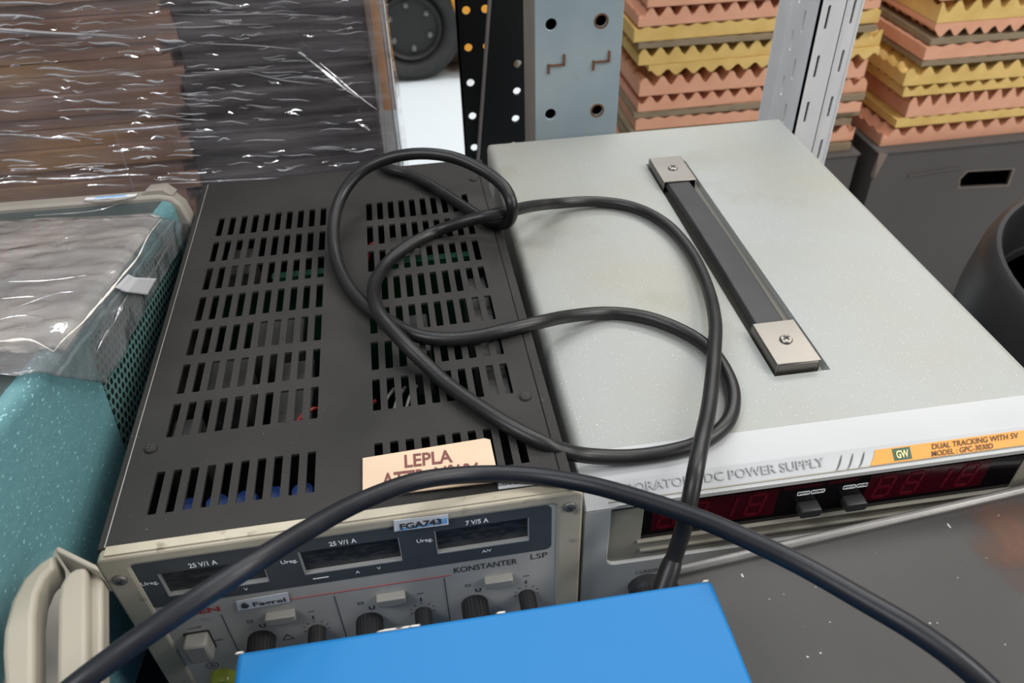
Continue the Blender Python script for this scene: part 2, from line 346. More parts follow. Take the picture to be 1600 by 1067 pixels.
# ================================================================ blue upright
bp = thing('blue_rack_upright', 'pale blue steel rack upright with round holes and rusty punched tabs', 'rack upright', (0, .372, -1.0))
H = 1.75
loops = [rect(.0455, 0, .1165, H)]
zs = [.0838 - .0742 * k for k in range(-4, 9)]
for z in zs:
    for x in (.0585, .0990): loops.append(circ(x, z + 1.0, .0046))
s = MB(); plate(s, loops, .003, 'front', 0, .0004)
s.box((.1145, .0005, 0), (.1170, .055, H))
s.build('upright_channel', M_POSTB, bp, .0008)
MB().box((.048, .050, .0), (.1150, .052, H)).build('back_flange', M_POSTK, bp)
for z in zs:
    for j, x in enumerate((.0635, .1010)):
        zz = z - .033 + 1.0
        t_ = MB(); t_.box((x - .0075, -.0012, zz), (x + .0055, .001, zz + .0014)); t_.box((x + .0050, -.0012, zz), (x + .0066, .001, zz + .009)); t_.box((x - .0078, -.0010, zz - .006), (x - .0062, .001, zz + .002))
        t_.build('rusty_tab', M_RUST, bp)
    for x, r_ in ((.0990, .0060),):
        rr = MB(); plate(rr, [circ(x, z + 1.0, r_), circ(x, z + 1.0, .0046)], .0006, 'front', -.0003); rr.build('rust_ring', M_RUST, bp)
MB().box((.0450, .0008, 0), (.0475, .056, H)).build('worn_side_flange', M_TAUPE, bp, .0008)

# ================================================================ black perforated post and leaning black bar
kp = thing('perforated_black_post', 'black steel post perforated with round holes, with a sloping pale-edged brace bar', 'post', (0, .55, -1.0))
loops = [rect(-.0035, 0, .034, H)]
zs = [.0455 - .0365 * k for k in range(-8, 20)]
for z in zs:
    for x in (.0072, .0262): loops.append(circ(x, z + 1.0, .0042, 12))
s = MB(); plate(s, loops, .002, 'front', 0); s.box((-.0035, 0, 0), (-.0015, .004, H)); s.build('perforated_plate', M_POSTK, kp)
kb = kp
a = aty(768, 0, .52); b = aty(750, 240, .52); c = aty(818, 0, .52); d = aty(805, 200, .52)
def ext(p, q, z): t = (z - p.z) / (q.z - p.z); return p.x + (q.x - p.x) * t
poly = [(ext(a, b, -1), 0), (ext(a, b, -1) + .05, 0), (ext(c, d, .55), 1.55), (ext(a, b, .55), 1.55)]
s = MB(); hl = []
for (hx, hy) in ((808, 143), (806, 186), (809, 100), (803, 228)):
    p = aty(hx, hy, .52); hl.append(circ(p.x, p.z + 1, .0042, 12))
poly = [(ext(a, b, -.45), .55), (ext(c, d, -.45) + .02, .55), (ext(c, d, .55) + .02, 1.55), (ext(a, b, .55), 1.55)]
plate(s, [poly] + hl, .004, 'front', -.03); s.box((.0265, -.030, .62), (.036, .001, .70)).box((.034, -.030, 1.4), (.044, .001, 1.5)); s.build('brace_bar', M_POSTK, kb)
w_ = .0028
MB().prism([(poly[0][0] - w_, .55), (poly[0][0], .55), (poly[3][0], 1.55), (poly[3][0] - w_, 1.55)], -.031, -.024).build('bare_edge', M_BARE, kb)

# ================================================================ forklift behind
fk = thing('forklift', 'orange and black forklift parked behind the racks', 'forklift', (0, 3.1, -1.0))
wc = Vector((-.012, 0, .222))
X = Matrix.Translation(wc) @ Matrix.Rotation(PI / 2, 4, 'X')
wh = MB().lathe([(.125, -.05), (.150, .0), (.170, .012), (.196, .014), (.200, .004), (.216, 0), (.222, -.02), (.222, -.14), (.18, -.16), (.05, -.16)], 56, X).build('wheel', M_TYRE, fk, smooth=True)
MB().lathe([(.135, -.02), (.128, .006), (.118, .0), (.112, -.03), (.06, -.038), (.055, -.02), (.0001, -.018)], 48, X).build('rim', M_RIM, wh, smooth=True)
for k in range(6):
    a_ = 2 * PI * k / 6 + .62; MB().lathe([(.013, -.035), (.013, -.012), (.008, -.004), (.0001, -.003)], 10, X @ Matrix.Translation((.088 * math.cos(a_), .088 * math.sin(a_), 0))).build('wheel_nut', M_NUT, wh)
MB().prism([(.30, .10), (1.4, .10), (1.5, .9), (.9, 1.3), (-.9, 1.3), (-1.1, .55), (-.5, .50), (-.30, .44), (-.02, .50), (.20, .40)], .12, 1.0).build('chassis', M_CHAS, fk, .02)
gp = [aty(q[0], q[1], 3.08) for q in ((690, -70), (697, -20), (711, 20), (717, 42), (722, 52), (722, 98), (830, 92), (830, -90))]
MB().prism([(p.x, p.z + 1.0) for p in gp], -.02, .12).build('mudguard', M_FORK, fk, .01)
MB().box((-1.0, .14, .02), (1.6, .95, .25)).build('underbody_shade', M_CHAS, fk)  # brown box also stands in for the shadow under the forklift

# ================================================================ stretch-wrapped pallet
pl = thing('wrapped_pallet', 'pallet of brown boards and black goods wrapped in crinkled clear stretch film', 'wrapped pallet', (0, .45, -1.0))
s = MB()
for y in (.02, .36, .72): s.box((-1.0, y, .0), (-.09, y + .1, .09))
for i in range(7): s.box((-1.0 + i * .132, .015, .09), (-.90 + i * .132, .85, .11))
s.build('pallet_base', M_PALLET, pl)
z = .112
rnd = random.Random(3)
while z < 1.42:
    h = rnd.choice((.012, .015, .019)); xe = -.262 + rnd.uniform(-.012, .008) + (z - 1.0) * .12
    MB().box((-1.0, .012 + rnd.uniform(0, .008), z), (xe, .8, z + h - .0006)).build('brown_board', M_BOARD, pl, .0004)
    z += h
z = .112
while z < 1.40:
    h = rnd.choice((.04, .055, .07)); MB().box((-.255 + (z - 1.0) * .12, .015 + rnd.uniform(0, .006), z), (-.0885, .8, z + h - .003)).build('black_carton', M_BLOAD, pl, .003)
    z += h
# corner board, kraft
MB().box((-.0830, .006, .99), (-.0705, .010, 1.5)).box((-.0720, .006, .99), (-.0700, .06, 1.5)).build('corner_board', M_KRAFT, pl)
# crinkled film: a displaced sheet across the front and round the corner
nu, nv = 150, 420; vs = []; fs = []
for j in range(nv + 1):
    zz = .55 + .95 * j / nv
    for i in range(nu + 1):
        u = i / nu; x = -.78 + .7135 * min(u / .93, 1.0); y = 0.0
        if u > .93: y = (u - .93) / .07 * .03
        n1 = noise.noise(Vector((x * 5, 0, zz * 60))); n2 = noise.noise(Vector((x * 14 + 7, 3, zz * 190))); n3 = noise.noise(Vector((x * 3, 9, zz * 9)))
        dd = .0020 * n1 + .0008 * n2 + .004 * n3
        if x > -.30: dd += .0008 * noise.noise(Vector((x * 60, 0, zz * 60 + 5)))
        if x > -.10: dd = .002 * n3
        if u > .93: vs.append((-.0665 + .004 * n3, y, zz))
        else: vs.append((x, y - .002 + dd, zz))
for j in range(nv):
    for i in range(nu):
        k = j * (nu + 1) + i; fs.append((k, k + 1, k + nu + 2, k + nu + 1))
film_o = MB().add(vs, fs).build('stretch_film', M_FILM, pl, smooth=True); fm = MB()
rnd = random.Random(11)
def wrinkle(x, z, L, r, slope=0, y=-.010):
    n = 7; pts = []
    for k in range(n): t = k / (n - 1); pts.append((x + L * t, y + .001 * math.sin(t * 5 + z * 50), z + slope * L * t + .0006 * math.sin(t * 7 + x * 90)))
    fm.tube(pts, [r * max(.15, math.sin(PI * (k + .35) / (n - .3))) for k in range(n)], 6, False)
def wr(px, py, px2, py2, r):
    a = aty(px, py, .445); b = aty(px2, py2, .445); wrinkle(a.x, a.z + 1.0, b.x - a.x, r, (b.z - a.z) / max(b.x - a.x, 1e-4))
for q in [(-40, 18, 72, 26, .0016), (-60, 38, 212, 58, .0018), (-60, 44, 205, 54, .0014), (140, 62, 205, 68, .0016), (-50, 0, 85, 4, .0013),
          (18, 98, 34, 100, .0012), (66, 102, 152, 110, .0010), (72, 113, 125, 116, .0011), (182, 112, 222, 116, .0012), (62, 137, 95, 140, .0012),
          (135, 153, 190, 158, .0013), (92, 169, 250, 166, .0007), (-30, 206, 118, 212, .0009), (150, 203, 300, 190, .0011), (6, 246, 57, 249, .0013),
          (178, 232, 205, 231, .0013), (62, 275, 235, 270, .0011), (238, 212, 260, 210, .0014), (275, 232, 306, 230, .0012), (230, 124, 258, 123, .0012),
          (245, 58, 292, 64, .0018), (242, 70, 256, 78, .002), (300, 0, 372, 6, .0015), (330, 14, 352, 16, .0014), (340, 31, 380, 36, .0012),
          (180, 197, 139, 196, .001), (80, 212, 128, 214, .001), (195, 82, 218, 86, .0013), (240, 40, 420, 36, .0006), (270, 18, 520, 22, .0006),
          (420, 124, 440, 128, .0012), (465, 78, 480, 84, .0012), (470, 80, 560, 150, .0014), (500, 96, 590, 170, .001), (560, 188, 578, 200, .0014),
          (300, 62, 470, 74, .0007), (300, 110, 420, 104, .0006), (380, 110, 500, 130, .0007), (250, 282, 560, 270, .0005), (540, 40, 552, 42, .0012)]: wr(*q)
for k in range(240):
    px_, py_ = rnd.uniform(-20, 550), rnd.uniform(0, 285); wr(px_, py_, px_ + rnd.uniform(10, 60), py_ + rnd.uniform(-3, 2), rnd.uniform(.0003, .0008))
for k in range(2):
    x = -.0745 + k * .0030; fm.tube([(x, -.004, .72 + .05 * j) for j in range(15)], .0015, 6, False)  # pale upright tubes paint the highlight over the corner board
fm.build('wrinkle_glint', M_GLINT, film_o, smooth=True)

# ================================================================ cartons under the foam
def carton(name, label, x0, y0, w, dp, z0, z1, hole=None, rot=0):
    t = thing(name, label, 'box', (x0, y0, z0), (0, 0, rot)); h = z1 - z0
    s = MB(); L = [rect(0, 0, w, h)]
    if hole: L.append(hole)
    plate(s, L, .005, 'front', 0)
    s.box((0, .005, 0), (.005, dp, h)).box((w - .005, .005, 0), (w, dp, h)).box((0, dp - .005, 0), (w, dp, h)).box((0, .0, 0), (w, dp, .005))
    s.build('carton_body', M_CARTON, t, .001)
    MB().box((-.004, -.004, h - .004), (w + .004, dp + .004, h + .001)).build('lid', M_CARTON, t, .002)
    return t
YB = 1.085
hp = [aty(px, py, YB) for px, py in ((1499, 293), (1500, 280), (1512, 268), (1583, 264), (1574, 289))]
bx, bz = .868, -.845
t1 = carton('carton', 'dark brown-grey carton with a cut hand hole below the right foam stack', bx, YB, .46, .44, bz, -.447, [(p.x - bx, p.z - bz) for p in hp])
e = MB(); hq = [(p.x - bx, p.z - bz) for p in hp]; cx = sum(p[0] for p in hq) / 5; cz = sum(p[1] for p in hq) / 5
plate(e, [[(cx + (u - cx) * 1.05, cz + (v - cz) * 1.09) for u, v in hq], hq], .0065, 'front', -.0008); e.build('torn_hole_edge', M_CARTEDGE, t1)
a = aty(1418, 275, YB); b = aty(1500, 262, YB)
MB().tube([(a.x - bx, -.001, a.z - bz), (b.x - bx, -.001, b.z - bz)], .0022, 6).build('crease', M_CARTON, t1)
MB().add([(-.004, -.004, .40), (.012, -.010, .398), (-.002, -.010, .345), (-.006, .0, .345)], [(0, 1, 2, 3)]).build('flap', M_CARTEDGE, t1)
t2 = carton('carton', 'dark carton half hidden behind the slotted post below the left foam stack', .37, YB + .005, .455, .44, -.845, -.447)
t3 = carton('carton', 'lower dark carton at floor level under the carton with the hand hole', .36, YB - .012, 1.02, .50, -1.0, -.8465)

# ================================================================ egg-crate foam sheets
def foam(name, x0, z0, w, dp, h, m, label, group, up=1, ph=0.0, pitch=.033, thin=False, y0=YB + .02, rot=0, cut=1.0):
    base = h * (.42 if not thin else .8); amp = (h - base) * cut
    nx = int(w / pitch * 6); ny = int(dp / .05 * 4); vs = []; fs = []
    def prof(x, y):
        a = .5 - .5 * math.cos(2 * PI * (x / pitch + ph)); b = .5 + .5 * math.cos(2 * PI * y / (pitch * 1.0))
        return (a ** .8) * (.45 + .55 * b)
    for j in range(ny + 1):
        for i in range(nx + 1):
            x = w * i / nx; y = dp * j / ny; n_ = noise.noise(Vector((x * 9, y * 9, z0 * 40))) * .002
            p = prof(x, y) * amp
            if up: vs.append((x, y, base + p + n_))
            else: vs.append((x, y, h - base - p + n_ * .3))
    N = len(vs)
    for j in range(ny + 1):
        for i in range(nx + 1): vs.append((w * i / nx, dp * j / ny, 0 if up else h))
    q = nx + 1
    for j in range(ny):
        for i in range(nx):
            k = j * q + i; fs.append((k, k + 1, k + q + 1, k + q)); fs.append((N + k, N + k + q, N + k + q + 1, N + k + 1))
    for i in range(nx): fs.append((i, N + i, N + i + 1, i + 1)); k = ny * q + i; fs.append((k, k + 1, N + k + 1, N + k))
    for j in range(ny): k = j * q; fs.append((k, k + q, N + k + q, N + k)); k = j * q + nx; fs.append((k, N + k, N + k + q, k + q))
    o = MB().add(vs, fs).build(name, m, smooth=False, loc=(x0, y0, z0), rot=(0, 0, rot))
    return tag(o, label, 'foam sheet', group)
ORD = ['bottom', 'second', 'third', 'fourth', 'fifth', 'sixth', 'seventh', 'eighth', 'ninth', 'tenth', 'eleventh', 'twelfth', 'thirteenth', 'fourteenth', 'fifteenth', 'sixteenth']
CN = {id(M_PINK): 'peach', id(M_YEL): 'yellow', id(M_TAN): 'grey-brown'}
def stack(side, x0, spec, z, w, dp, rr):
    n = len(spec)
    for k, (m, h, dx, up, thin) in enumerate(spec):
        pos = 'at the bottom of' if k == 0 else ('on top of' if k == n - 1 else ORD[k] + ' from the bottom in')
        look = 'thin flat' if thin else ('egg-crate' if up else 'egg-crate face down')
        foam('foam_sheet', x0 + dx, z, w + rr.uniform(-.012, .012) - dx, dp, h - .001, m, f'{CN[id(m)]} {look} foam sheet, {pos} the {side} stack',
             f'foam sheets in the {side} stack', up, rr.random(), rr.choice((.030, .033, .036)), thin, rot=rr.uniform(-.012, .012)); z += h
P, Y, T = M_PINK, M_YEL, M_TAN
stack('right', .885, [(P, .038, -.008, 1, 0), (Y, .020, .014, 1, 1), (P, .044, .030, 1, 0), (Y, .022, .010, 1, 0), (Y, .036, .004, 1, 0), (T, .012, .03, 1, 1), (P, .028, .030, 1, 1), (T, .014, .034, 1, 1), (P, .026, .034, 0, 0), (Y, .040, .034, 1, 0), (P, .048, .028, 1, 0), (Y, .034, .10, 1, 0), (P, .04, .03, 1, 0), (Y, .04, .03, 1, 0)], -.4445, .46, .34, random.Random(5))
stack('left', .352, [(T, .018, .0, 1, 1), (P, .036, .004, 1, 0), (T, .016, .0, 1, 1), (T, .012, .002, 1, 1), (P, .024, .010, 1, 1), (T, .012, .006, 1, 1), (P, .030, .012, 1, 0), (P, .036, .012, 1, 0), (Y, .022, .026, 0, 0), (Y, .030, .006, 1, 0), (T, .012, .004, 1, 1), (Y, .026, -.006, 1, 1), (P, .032, .0, 1, 0), (P, .036, .014, 1, 0), (P, .036, .012, 1, 0), (Y, .03, 0, 1, 0)], -.4445, .46, .30, random.Random(9))

# ================================================================ black bin
bc = (.5067, .1221)
t = thing('waste_bin', 'round black plastic bin with thick rolled rim standing right of the grey power supply', 'bin', (bc[0], bc[1], -1.0))
MB().lathe([(.090, 0), (.092, .0), (.146, .868), (.147, .900), (.143, .900), (.088, .02), (.0001, .02)], 72).build('bin_body', M_BIN, t, smooth=True)
MB().lathe([(.1475, .893), (.161, .885), (.1645, .888), (.1640, .900), (.1600, .935), (.1565, .9455), (.152, .9495), (.1485, .949), (.146, .944), (.1440, .88), (.1475, .893)], 72).build('rim', M_BIN, t, smooth=True)

# ================================================================ grey laboratory power supply
gw = thing('laboratory_power_supply', 'light grey-green laboratory power supply with strap handle and red displays', 'power supply', (0, 0, SHZ))
Z = -SHZ; WD, DP = .255, .349
# cabinet shell, rounded long edges, with a pocket for the handle
r = .006; hx0, hx1, hy0, hy1 = .1180, .1497, .0357, .2865
s = MB(); nA = 6
left = [(r - r * math.cos(a_), -r + r * math.sin(a_)) for a_ in [PI / 2 * i / nA for i in range(nA + 1)]]
right = [(WD - x, z_) for x, z_ in reversed(left)]
def strip(pts, ya, yb):
    n = len(pts); s.add([(x, ya, Z + z_) for x, z_ in pts] + [(x, yb, Z + z_) for x, z_ in pts], [(i, i + 1, n + i + 1, n + i) for i in range(n - 1)])
strip([(0, -.145)] + left, 0, DP - r); strip(right + [(WD, -.145)], 0, DP - r)
xs = [r, hx0, hx1, WD - r]; ys = [0, hy0, hy1, DP - r]
for i in range(3):
    for j in range(3):
        if i == 1 and j == 1: continue
        s.add([(xs[i], ys[j], Z), (xs[i + 1], ys[j], Z), (xs[i + 1], ys[j + 1], Z), (xs[i], ys[j + 1], Z)], [(0, 1, 2, 3)])
pd = .0045; e_ = .0012
A_ = [(hx0, hy0), (hx1, hy0), (hx1, hy1), (hx0, hy1)]; B_ = [(hx0 + e_, hy0 + e_), (hx1 - e_, hy0 + e_), (hx1 - e_, hy1 - e_), (hx0 + e_, hy1 - e_)]
s.add([(x, y, Z) for x, y in A_] + [(x, y, Z - pd) for x, y in B_], [(0, 1, 5, 4), (1, 2, 6, 5), (2, 3, 7, 6), (3, 0, 4, 7), (4, 5, 6, 7)])
# rear: round over then down
rows = []
for i in range(nA + 1):
    a_ = PI / 2 * i / nA; ins = r - r * math.cos(a_)  # shrink at corners
    rows.append((DP - r + r * math.sin(a_), -r + r * math.cos(a_)))
full = [(0, -.145)] + left + right + [(WD, -.145)]
prev = None; n = len(full)
for i in range(nA + 1):
    y_, dz = rows[i]; f_ = -dz
    ring = [(min(max(x, f_), WD - f_), y_, Z + min(z_, -f_) if z_ > -.1 else Z + z_) for x, z_ in full]
    if prev: s.add(prev + ring, [(k, k + 1, n + k + 1, n + k) for k in range(n - 1)])
    prev = ring
s.add(prev, [tuple(range(n))])
s.box((0, 0, .0155), (WD, DP - .001, .018))
o = s.build('cabinet', M_GW, gw, smooth=True)
for x in (.025, .23):
    for y in (.03, .31): MB().lathe([(.009, .0), (.010, .014), (.010, .0158)], 16, Matrix.Translation((x, y, 0))).build('foot', M_KNOB, gw)
# front bezel
prof = [(.0, .0006), (-.0195, -.0001), (-.0207, -.0006), (-.0298, -.0080), (-.0302, -.0088), (-.0275, -.0118), (-.0, -.0118)]
s = MB(); s.prism([(y, Z + z_) for y, z_ in prof], -.0008, WD + .0008, 'yz'); s.build('bezel_hood', M_GWB, gw, .0012, smooth=True)
s = MB(); plate(s, [rrect(-.0008, .018, WD + .0008, Z - .0085, .002), rrect(.0122, Z - .0535, WD - .0122, Z - .0072, .0045)], .028, 'front', -.030, .0006)
s.build('front_frame', M_GWF, gw, smooth=True)
s = MB(); plate(s, [rect(.011, Z - .055, WD - .011, Z - .006), rect(.0289, Z - .0385, .2262, Z - .0100)], .004, 'front', -.0280)
s.box((.0270, -.0295, Z - .0400), (.2281, -.0275, Z - .0385)).box((.0289, -.0297, Z - .0475), (.2262, -.0275, Z - .0455))
s.build('recessed_panel', M_OLIVE, gw, .0004)
win = MB().box((.028, -.0275, Z - .0395), (.227, -.024, Z - .008)).build('display_window', M_GLOSSBLK, gw)
s = MB()
for a0, b0 in ((.0335, .0965), (.1435, .2080)): s.box((a0, -.0279, Z - .0330), (b0, -.0270, Z - .0125))
for a0, b0 in ((.0985, .1185), (.1215, .1370)): s.box((a0, -.0279, Z - .0155), (b0, -.0270, Z - .0120))
s.build('red_filter', M_REDF, win)
def seg7(mb, x, z, w, h, sl=.12, th=.0012, on='abcdefg'):
    def q(a, b):
        (x0, z0), (x1, z1) = a, b
        d_ = Vector((x1 - x0, z1 - z0)).normalized(); nn = Vector((-d_[1], d_[0])) * th / 2
        p = [(x0 + nn[0], z0 + nn[1]), (x1 + nn[0], z1 + nn[1]), (x1 - nn[0], z1 - nn[1]), (x0 - nn[0], z0 - nn[1])]
        mb.prism([(u + (v - z) * sl, v) for u, v in p], -.0283, -.0278)
    k = .0006
    P_ = dict(a=((x + k, z + h), (x + w - k, z + h)), g=((x + k, z + h / 2), (x + w - k, z + h / 2)), d=((x + k, z), (x + w - k, z)), f=((x, z + h / 2 + k), (x, z + h - k)), b=((x + w, z + h / 2 + k), (x + w, z + h - k)), e=((x, z + k), (x, z + h / 2 - k)), c=((x + w, z + k), (x + w, z + h / 2 - k)))
    for c_ in on: q(*P_[c_])
for x0 in (.0365, .1480):
    for k in range(4):
        s = MB(); seg7(s, x0 + k * .0148, Z - .0305, .0078, .0150, on='bc' if k == 2 else 'abcdefg', th=.0017); s.build('digit', M_SEG, win)
for x in (.1137, .1375):
    s = MB(); plate(s, [rrect(x - .0055, Z - .0325, x + .0055, Z - .0268, .0015)], .007, 'front', -.0335, .0006); s.build('toggle_button', M_KNOB, gw, smooth=True)
    s = MB()
    for dx, w_2, tx in ((-.0068, .0066, 'AMPS'), (.0003, .0072, 'VOLTS')):
        plate(s, [rrect(x + dx, Z - .0212, x + dx + w_2, Z - .0186, .0006, 3), rrect(x + dx + .0003, Z - .0209, x + dx + w_2 - .0003, Z - .0189, .0005, 3)], .0003, 'front', -.0278)
        text(s, tx, x + dx + w_2 / 2, Z - .0206, .0014, w_2 * .72, 'front', -.0276, .0003, align='C', shear=.2)
    s.build('button_caption', M_WHITE, gw)
# raised lettering and decals on the sloped hood face: plane through two profile points
ya, za, yb, zb_ = -.0207, -.0006, -.0298, -.0080
ang = math.atan2(-(ya - yb), (za - zb_))       # tilt of the hood face
hood = Matrix.Translation((0, yb - .0003, Z + zb_)) @ Matrix.Rotation(-math.atan2(ya - yb, za - zb_), 4, 'X')
s = MB(); text(s, 'LABORATORY DC POWER SUPPLY', .0125, .0062, .0043, .1060, 'front', 0, .0002, bold=.02, M=hood)
s.build('raised_lettering', mat('letter_edge_shade', (.27, .27, .27), .5), gw)  # darker offset copy paints the shaded edges of the raised letters
s = MB(); text(s, 'LABORATORY DC POWER SUPPLY', .01265, .00632, .0043, .1060, 'front', 0, .0004, M=hood); s.build('raised_lettering', M_GWB, gw)
s = MB()
for k in range(3):
    x = .1235 + k * .0058; pts = [hood @ Vector((x + .0045 * (t_ ** .7), -.0001, .0034 + .0070 * t_)) for t_ in [i / 6 for i in range(7)]]
    s.tube(pts, [.0001, .0003, .0004, .0004, .0004, .0003, .0001], 6)
s.build('arc_grooves', mat('groove_shadow_grey', (.14, .14, .13), .6), gw)
s = MB(); plate(s, [[(.1410, .0034), (.2500, .0034), (.2500, .0106), (.1452, .0106), (.1436, .0072)]], .0002, 'front', -.0001, M=hood); s.build('orange_decal', M_ORANGE, gw)
s = MB(); plate(s, [rect(.1537, .0042, .1628, .0100)], .0002, 'front', -.0003, M=hood); s.build('badge', M_GREEN, gw)
s = MB(); text(s, 'GW', .15825, .0053, .0036, .0064, 'front', -.0003, .0002, bold=.03, align='C', M=hood); s.build('badge_lettering', M_YTXT, gw)
s = MB(); text(s, 'DUAL TRACKING WITH 5V', .1740, .0072, .0027, .0460, 'front', -.0003, .0001, bold=.012, shear=.15, M=hood)
text(s, 'MODEL : GPC-3030D', .1730, .0039, .0026, .0325, 'front', -.0003, .0001, bold=.012, shear=.15, M=hood); s.build('decal_lettering', M_BRTXT, gw)
s = MB(); text(s, 'CURRENT', .0275, Z - .0640, .0030, .0150, 'front', -.0305, .0001); s.build('caption', M_INK, gw)
s = MB(); Xk = Matrix.Translation((.034, -.030, Z - .0755)) @ Matrix.Rotation(PI / 2, 4, 'X')
prof_k = []
vsn = 48; s.lathe([(.0095, 0), (.0095, .004), (.0080, .006), (.0078, .015), (.006, .0165), (.0001, .0165)], vsn, Xk)
for i in range(24): a_ = 2 * PI * i / 24; s.box((.0076, -.0003, .006), (.0085, .0003, .0150), Xk @ Matrix.Rotation(a_, 4, 'Z'))
s.build('knob', M_KNOB, gw, smooth=True)
# strap handle
hd = MB(); hd.box((.1215, .060, Z + .0012), (.1395, .262, Z + .0042)); hd.box((.1195, .055, Z - .0036), (.1420, .265, Z - .0030))
strap = MB(); n = 26
def sp_pt(t_): return Z + .0018 + .0022 * math.sin(PI * t_)
vs = []; fs = []
for i in range(n + 1):
    t_ = i / n; y = .060 + .200 * t_; z0 = sp_pt(t_)
    for x, dz in ((.1205, 0), (.1222, .0030), (.1385, .0030), (.1402, 0)): vs.append((x, y, z0 + dz))
for i in range(n):
    for k in range(4): q = (k + 1) % 4; fs.append((i * 4 + k, i * 4 + q, (i + 1) * 4 + q, (i + 1) * 4 + k))
strap.add(vs, fs); strap.build('handle_strap', M_STRAP, gw, .0006)
MB().box((.1186, .050, Z - .0040), (.1492, .272, Z - .0034)).build('handle_base_strip', mat('dark_metal_strip', (.11, .105, .09), .5, metal=.3), gw)  # strip in one even dark grey-olive tone
for (y0_, y1_, front) in ((.0375, .0735, 1), (.2440, .2830, 0)):
    s = MB(); x0, x1 = .1190, .1440; zt_, zb2 = Z + .0066, Z - .0038
    s.box((x0, y0_, zt_ - .001), (x1, y1_, zt_)); s.box((x0, y0_, zb2), (x0 + .001, y1_, zt_ - .001)); s.box((x1 - .001, y0_, zb2), (x1, y1_, zt_ - .001))
    if front: s.box((x0 + .001, y0_, zb2 + .001), (x1 - .001, y0_ + .001, zt_ - .001))
    else: s.box((x0 + .001, y1_ - .001, zb2 + .001), (x1 - .001, y1_, zt_ - .001))
    c_ = s.build('handle_end_cap', M_STEEL, gw, .0006)
    screw(c_, ((x0 + x1) / 2 + .0005, (y0_ + y1_) / 2 + (.001 if front else 0), zt_ + .0001), .0036, 'top')
MB().lathe([(.0016, 0), (.0016, .0008), (.0001, .0008)], 14, Matrix.Translation((.1325, .0368, Z - .0042))).build('rivet_hole', M_INK, gw)

# ================================================================ black triple power supply
go = thing('slotted_power_supply', 'black slotted-top power supply with cream bezel and three meter windows', 'power supply', (-.004, -.0369, SHZ), (0, -.0, .0107))
U0, GT, GD = -.2055, Z + .0185, .3215
# top plate with real ventilation slots
cols = [-.1862 + .0075 * k for k in range(10)] + [-.0880 + .0073 * k for k in range(10)]
rowsV = [(.0185, .0430)] + [(.0650 + .0304 * k, .0880 + .0304 * k) for k in range(7)]
L = [rect(U0 + .0035, .0037, -.0085, GD)]
for (v0, v1) in rowsV:
    for c_ in cols: L.append(rrect(c_ - .00195, v0, c_ + .00195, v1, .0005, 2))
s = MB(); plate(s, L, .0014, 'top', GT)
s.build('vented_lid', M_BLACK, go)
s = MB(); s.box((-.0083, .0037, GT - .012), (-.0030, GD, GT - .0006)); s.box((-.0045, .0037, .016), (-.0030, GD, GT - .012))
s.box((U0 - .0002, .0037, GT - .012), (U0 + .0031, GD, GT - .0006)); s.box((U0 - .0002, .0037, .016), (U0 + .0015, GD, GT - .012))
s.box((U0, GD - .002, .016), (-.0030, GD, GT - .0014)); s.box((U0, .004, .016), (-.0030, GD, .018))
s.build('case_side', M_BLACK, go, .0012)
MB().tube([(U0 + .0033, .004, GT - .0002), (U0 + .0033, GD, GT - .0002)], .00035, 6).build('bare_seam', M_BARE, go)
MB().box((U0 + .004, .006, .05), (-.010, GD - .004, .052)).build('inner_tray', M_BLACKIN, go)
for u, v in ((-.0150, .0610), (-.1935, .0586), (-.0130, .290)): screw(go, (u, v, GT), .0030, 'top', M_BLACK)
MB().box((-.185, .190, .06), (-.022, .1925, GT - .006)).build('circuit_board', M_PCB, go)
for k, (u0, u1, v) in enumerate(((-.150, -.118, .2005), (-.085, -.026, .2020))): MB().box((u0, v, GT - .018), (u1, v + .006, GT - .0065)).build('circuit_board', M_PCB, go)
for k in range(9):
    u = -.176 + .0128 * k + (.016 if k > 4 else 0)
    MB().lathe([(.0055, 0), (.0055, .045), (.0048, .047), (.0001, .047)], 18, Matrix.Translation((u, .031, GT - .059))).build('capacitor', M_CAP, go, smooth=True)
for u0, v0, u1, v1, dz in ((-.182, .215, -.165, .245, .010), (-.160, .140, -.130, .170, .014), (-.178, .100, -.158, .135, .012), (-.080, .215, -.055, .240, .010), (-.140, .070, -.122, .125, .012), (-.034, .060, -.020, .180, .008), (-.072, .125, -.058, .160, .016), (-.190, .066, -.176, .086, .009)):
    MB().box((u0, v0, GT - .05), (u1, v1, GT - dz)).build('heat_sink', M_HEAT, go, .001)
for pts in ([(-.125, .060, GT - .012), (-.128, .068, GT - .005), (-.118, .078, GT - .006), (-.112, .07, GT - .02)], [(-.092, .222, GT - .015), (-.088, .226, GT - .005), (-.082, .23, GT - .012)], [(-.098, .050, GT - .03), (-.1, .065, GT - .006), (-.09, .085, GT - .012)]):
    MB().tube(catmull(pts, 5), .0010, 8).build('red_wire', M_WIRE, go)
for k in range(3):
    MB().tube(catmull([(-.088 + k * .006, .065, GT - .008), (-.084 + k * .006, .075, GT - .004), (-.080 + k * .006, .09, GT - .010)], 5), .0009, 6).build('grey_wire', M_BARE, go)
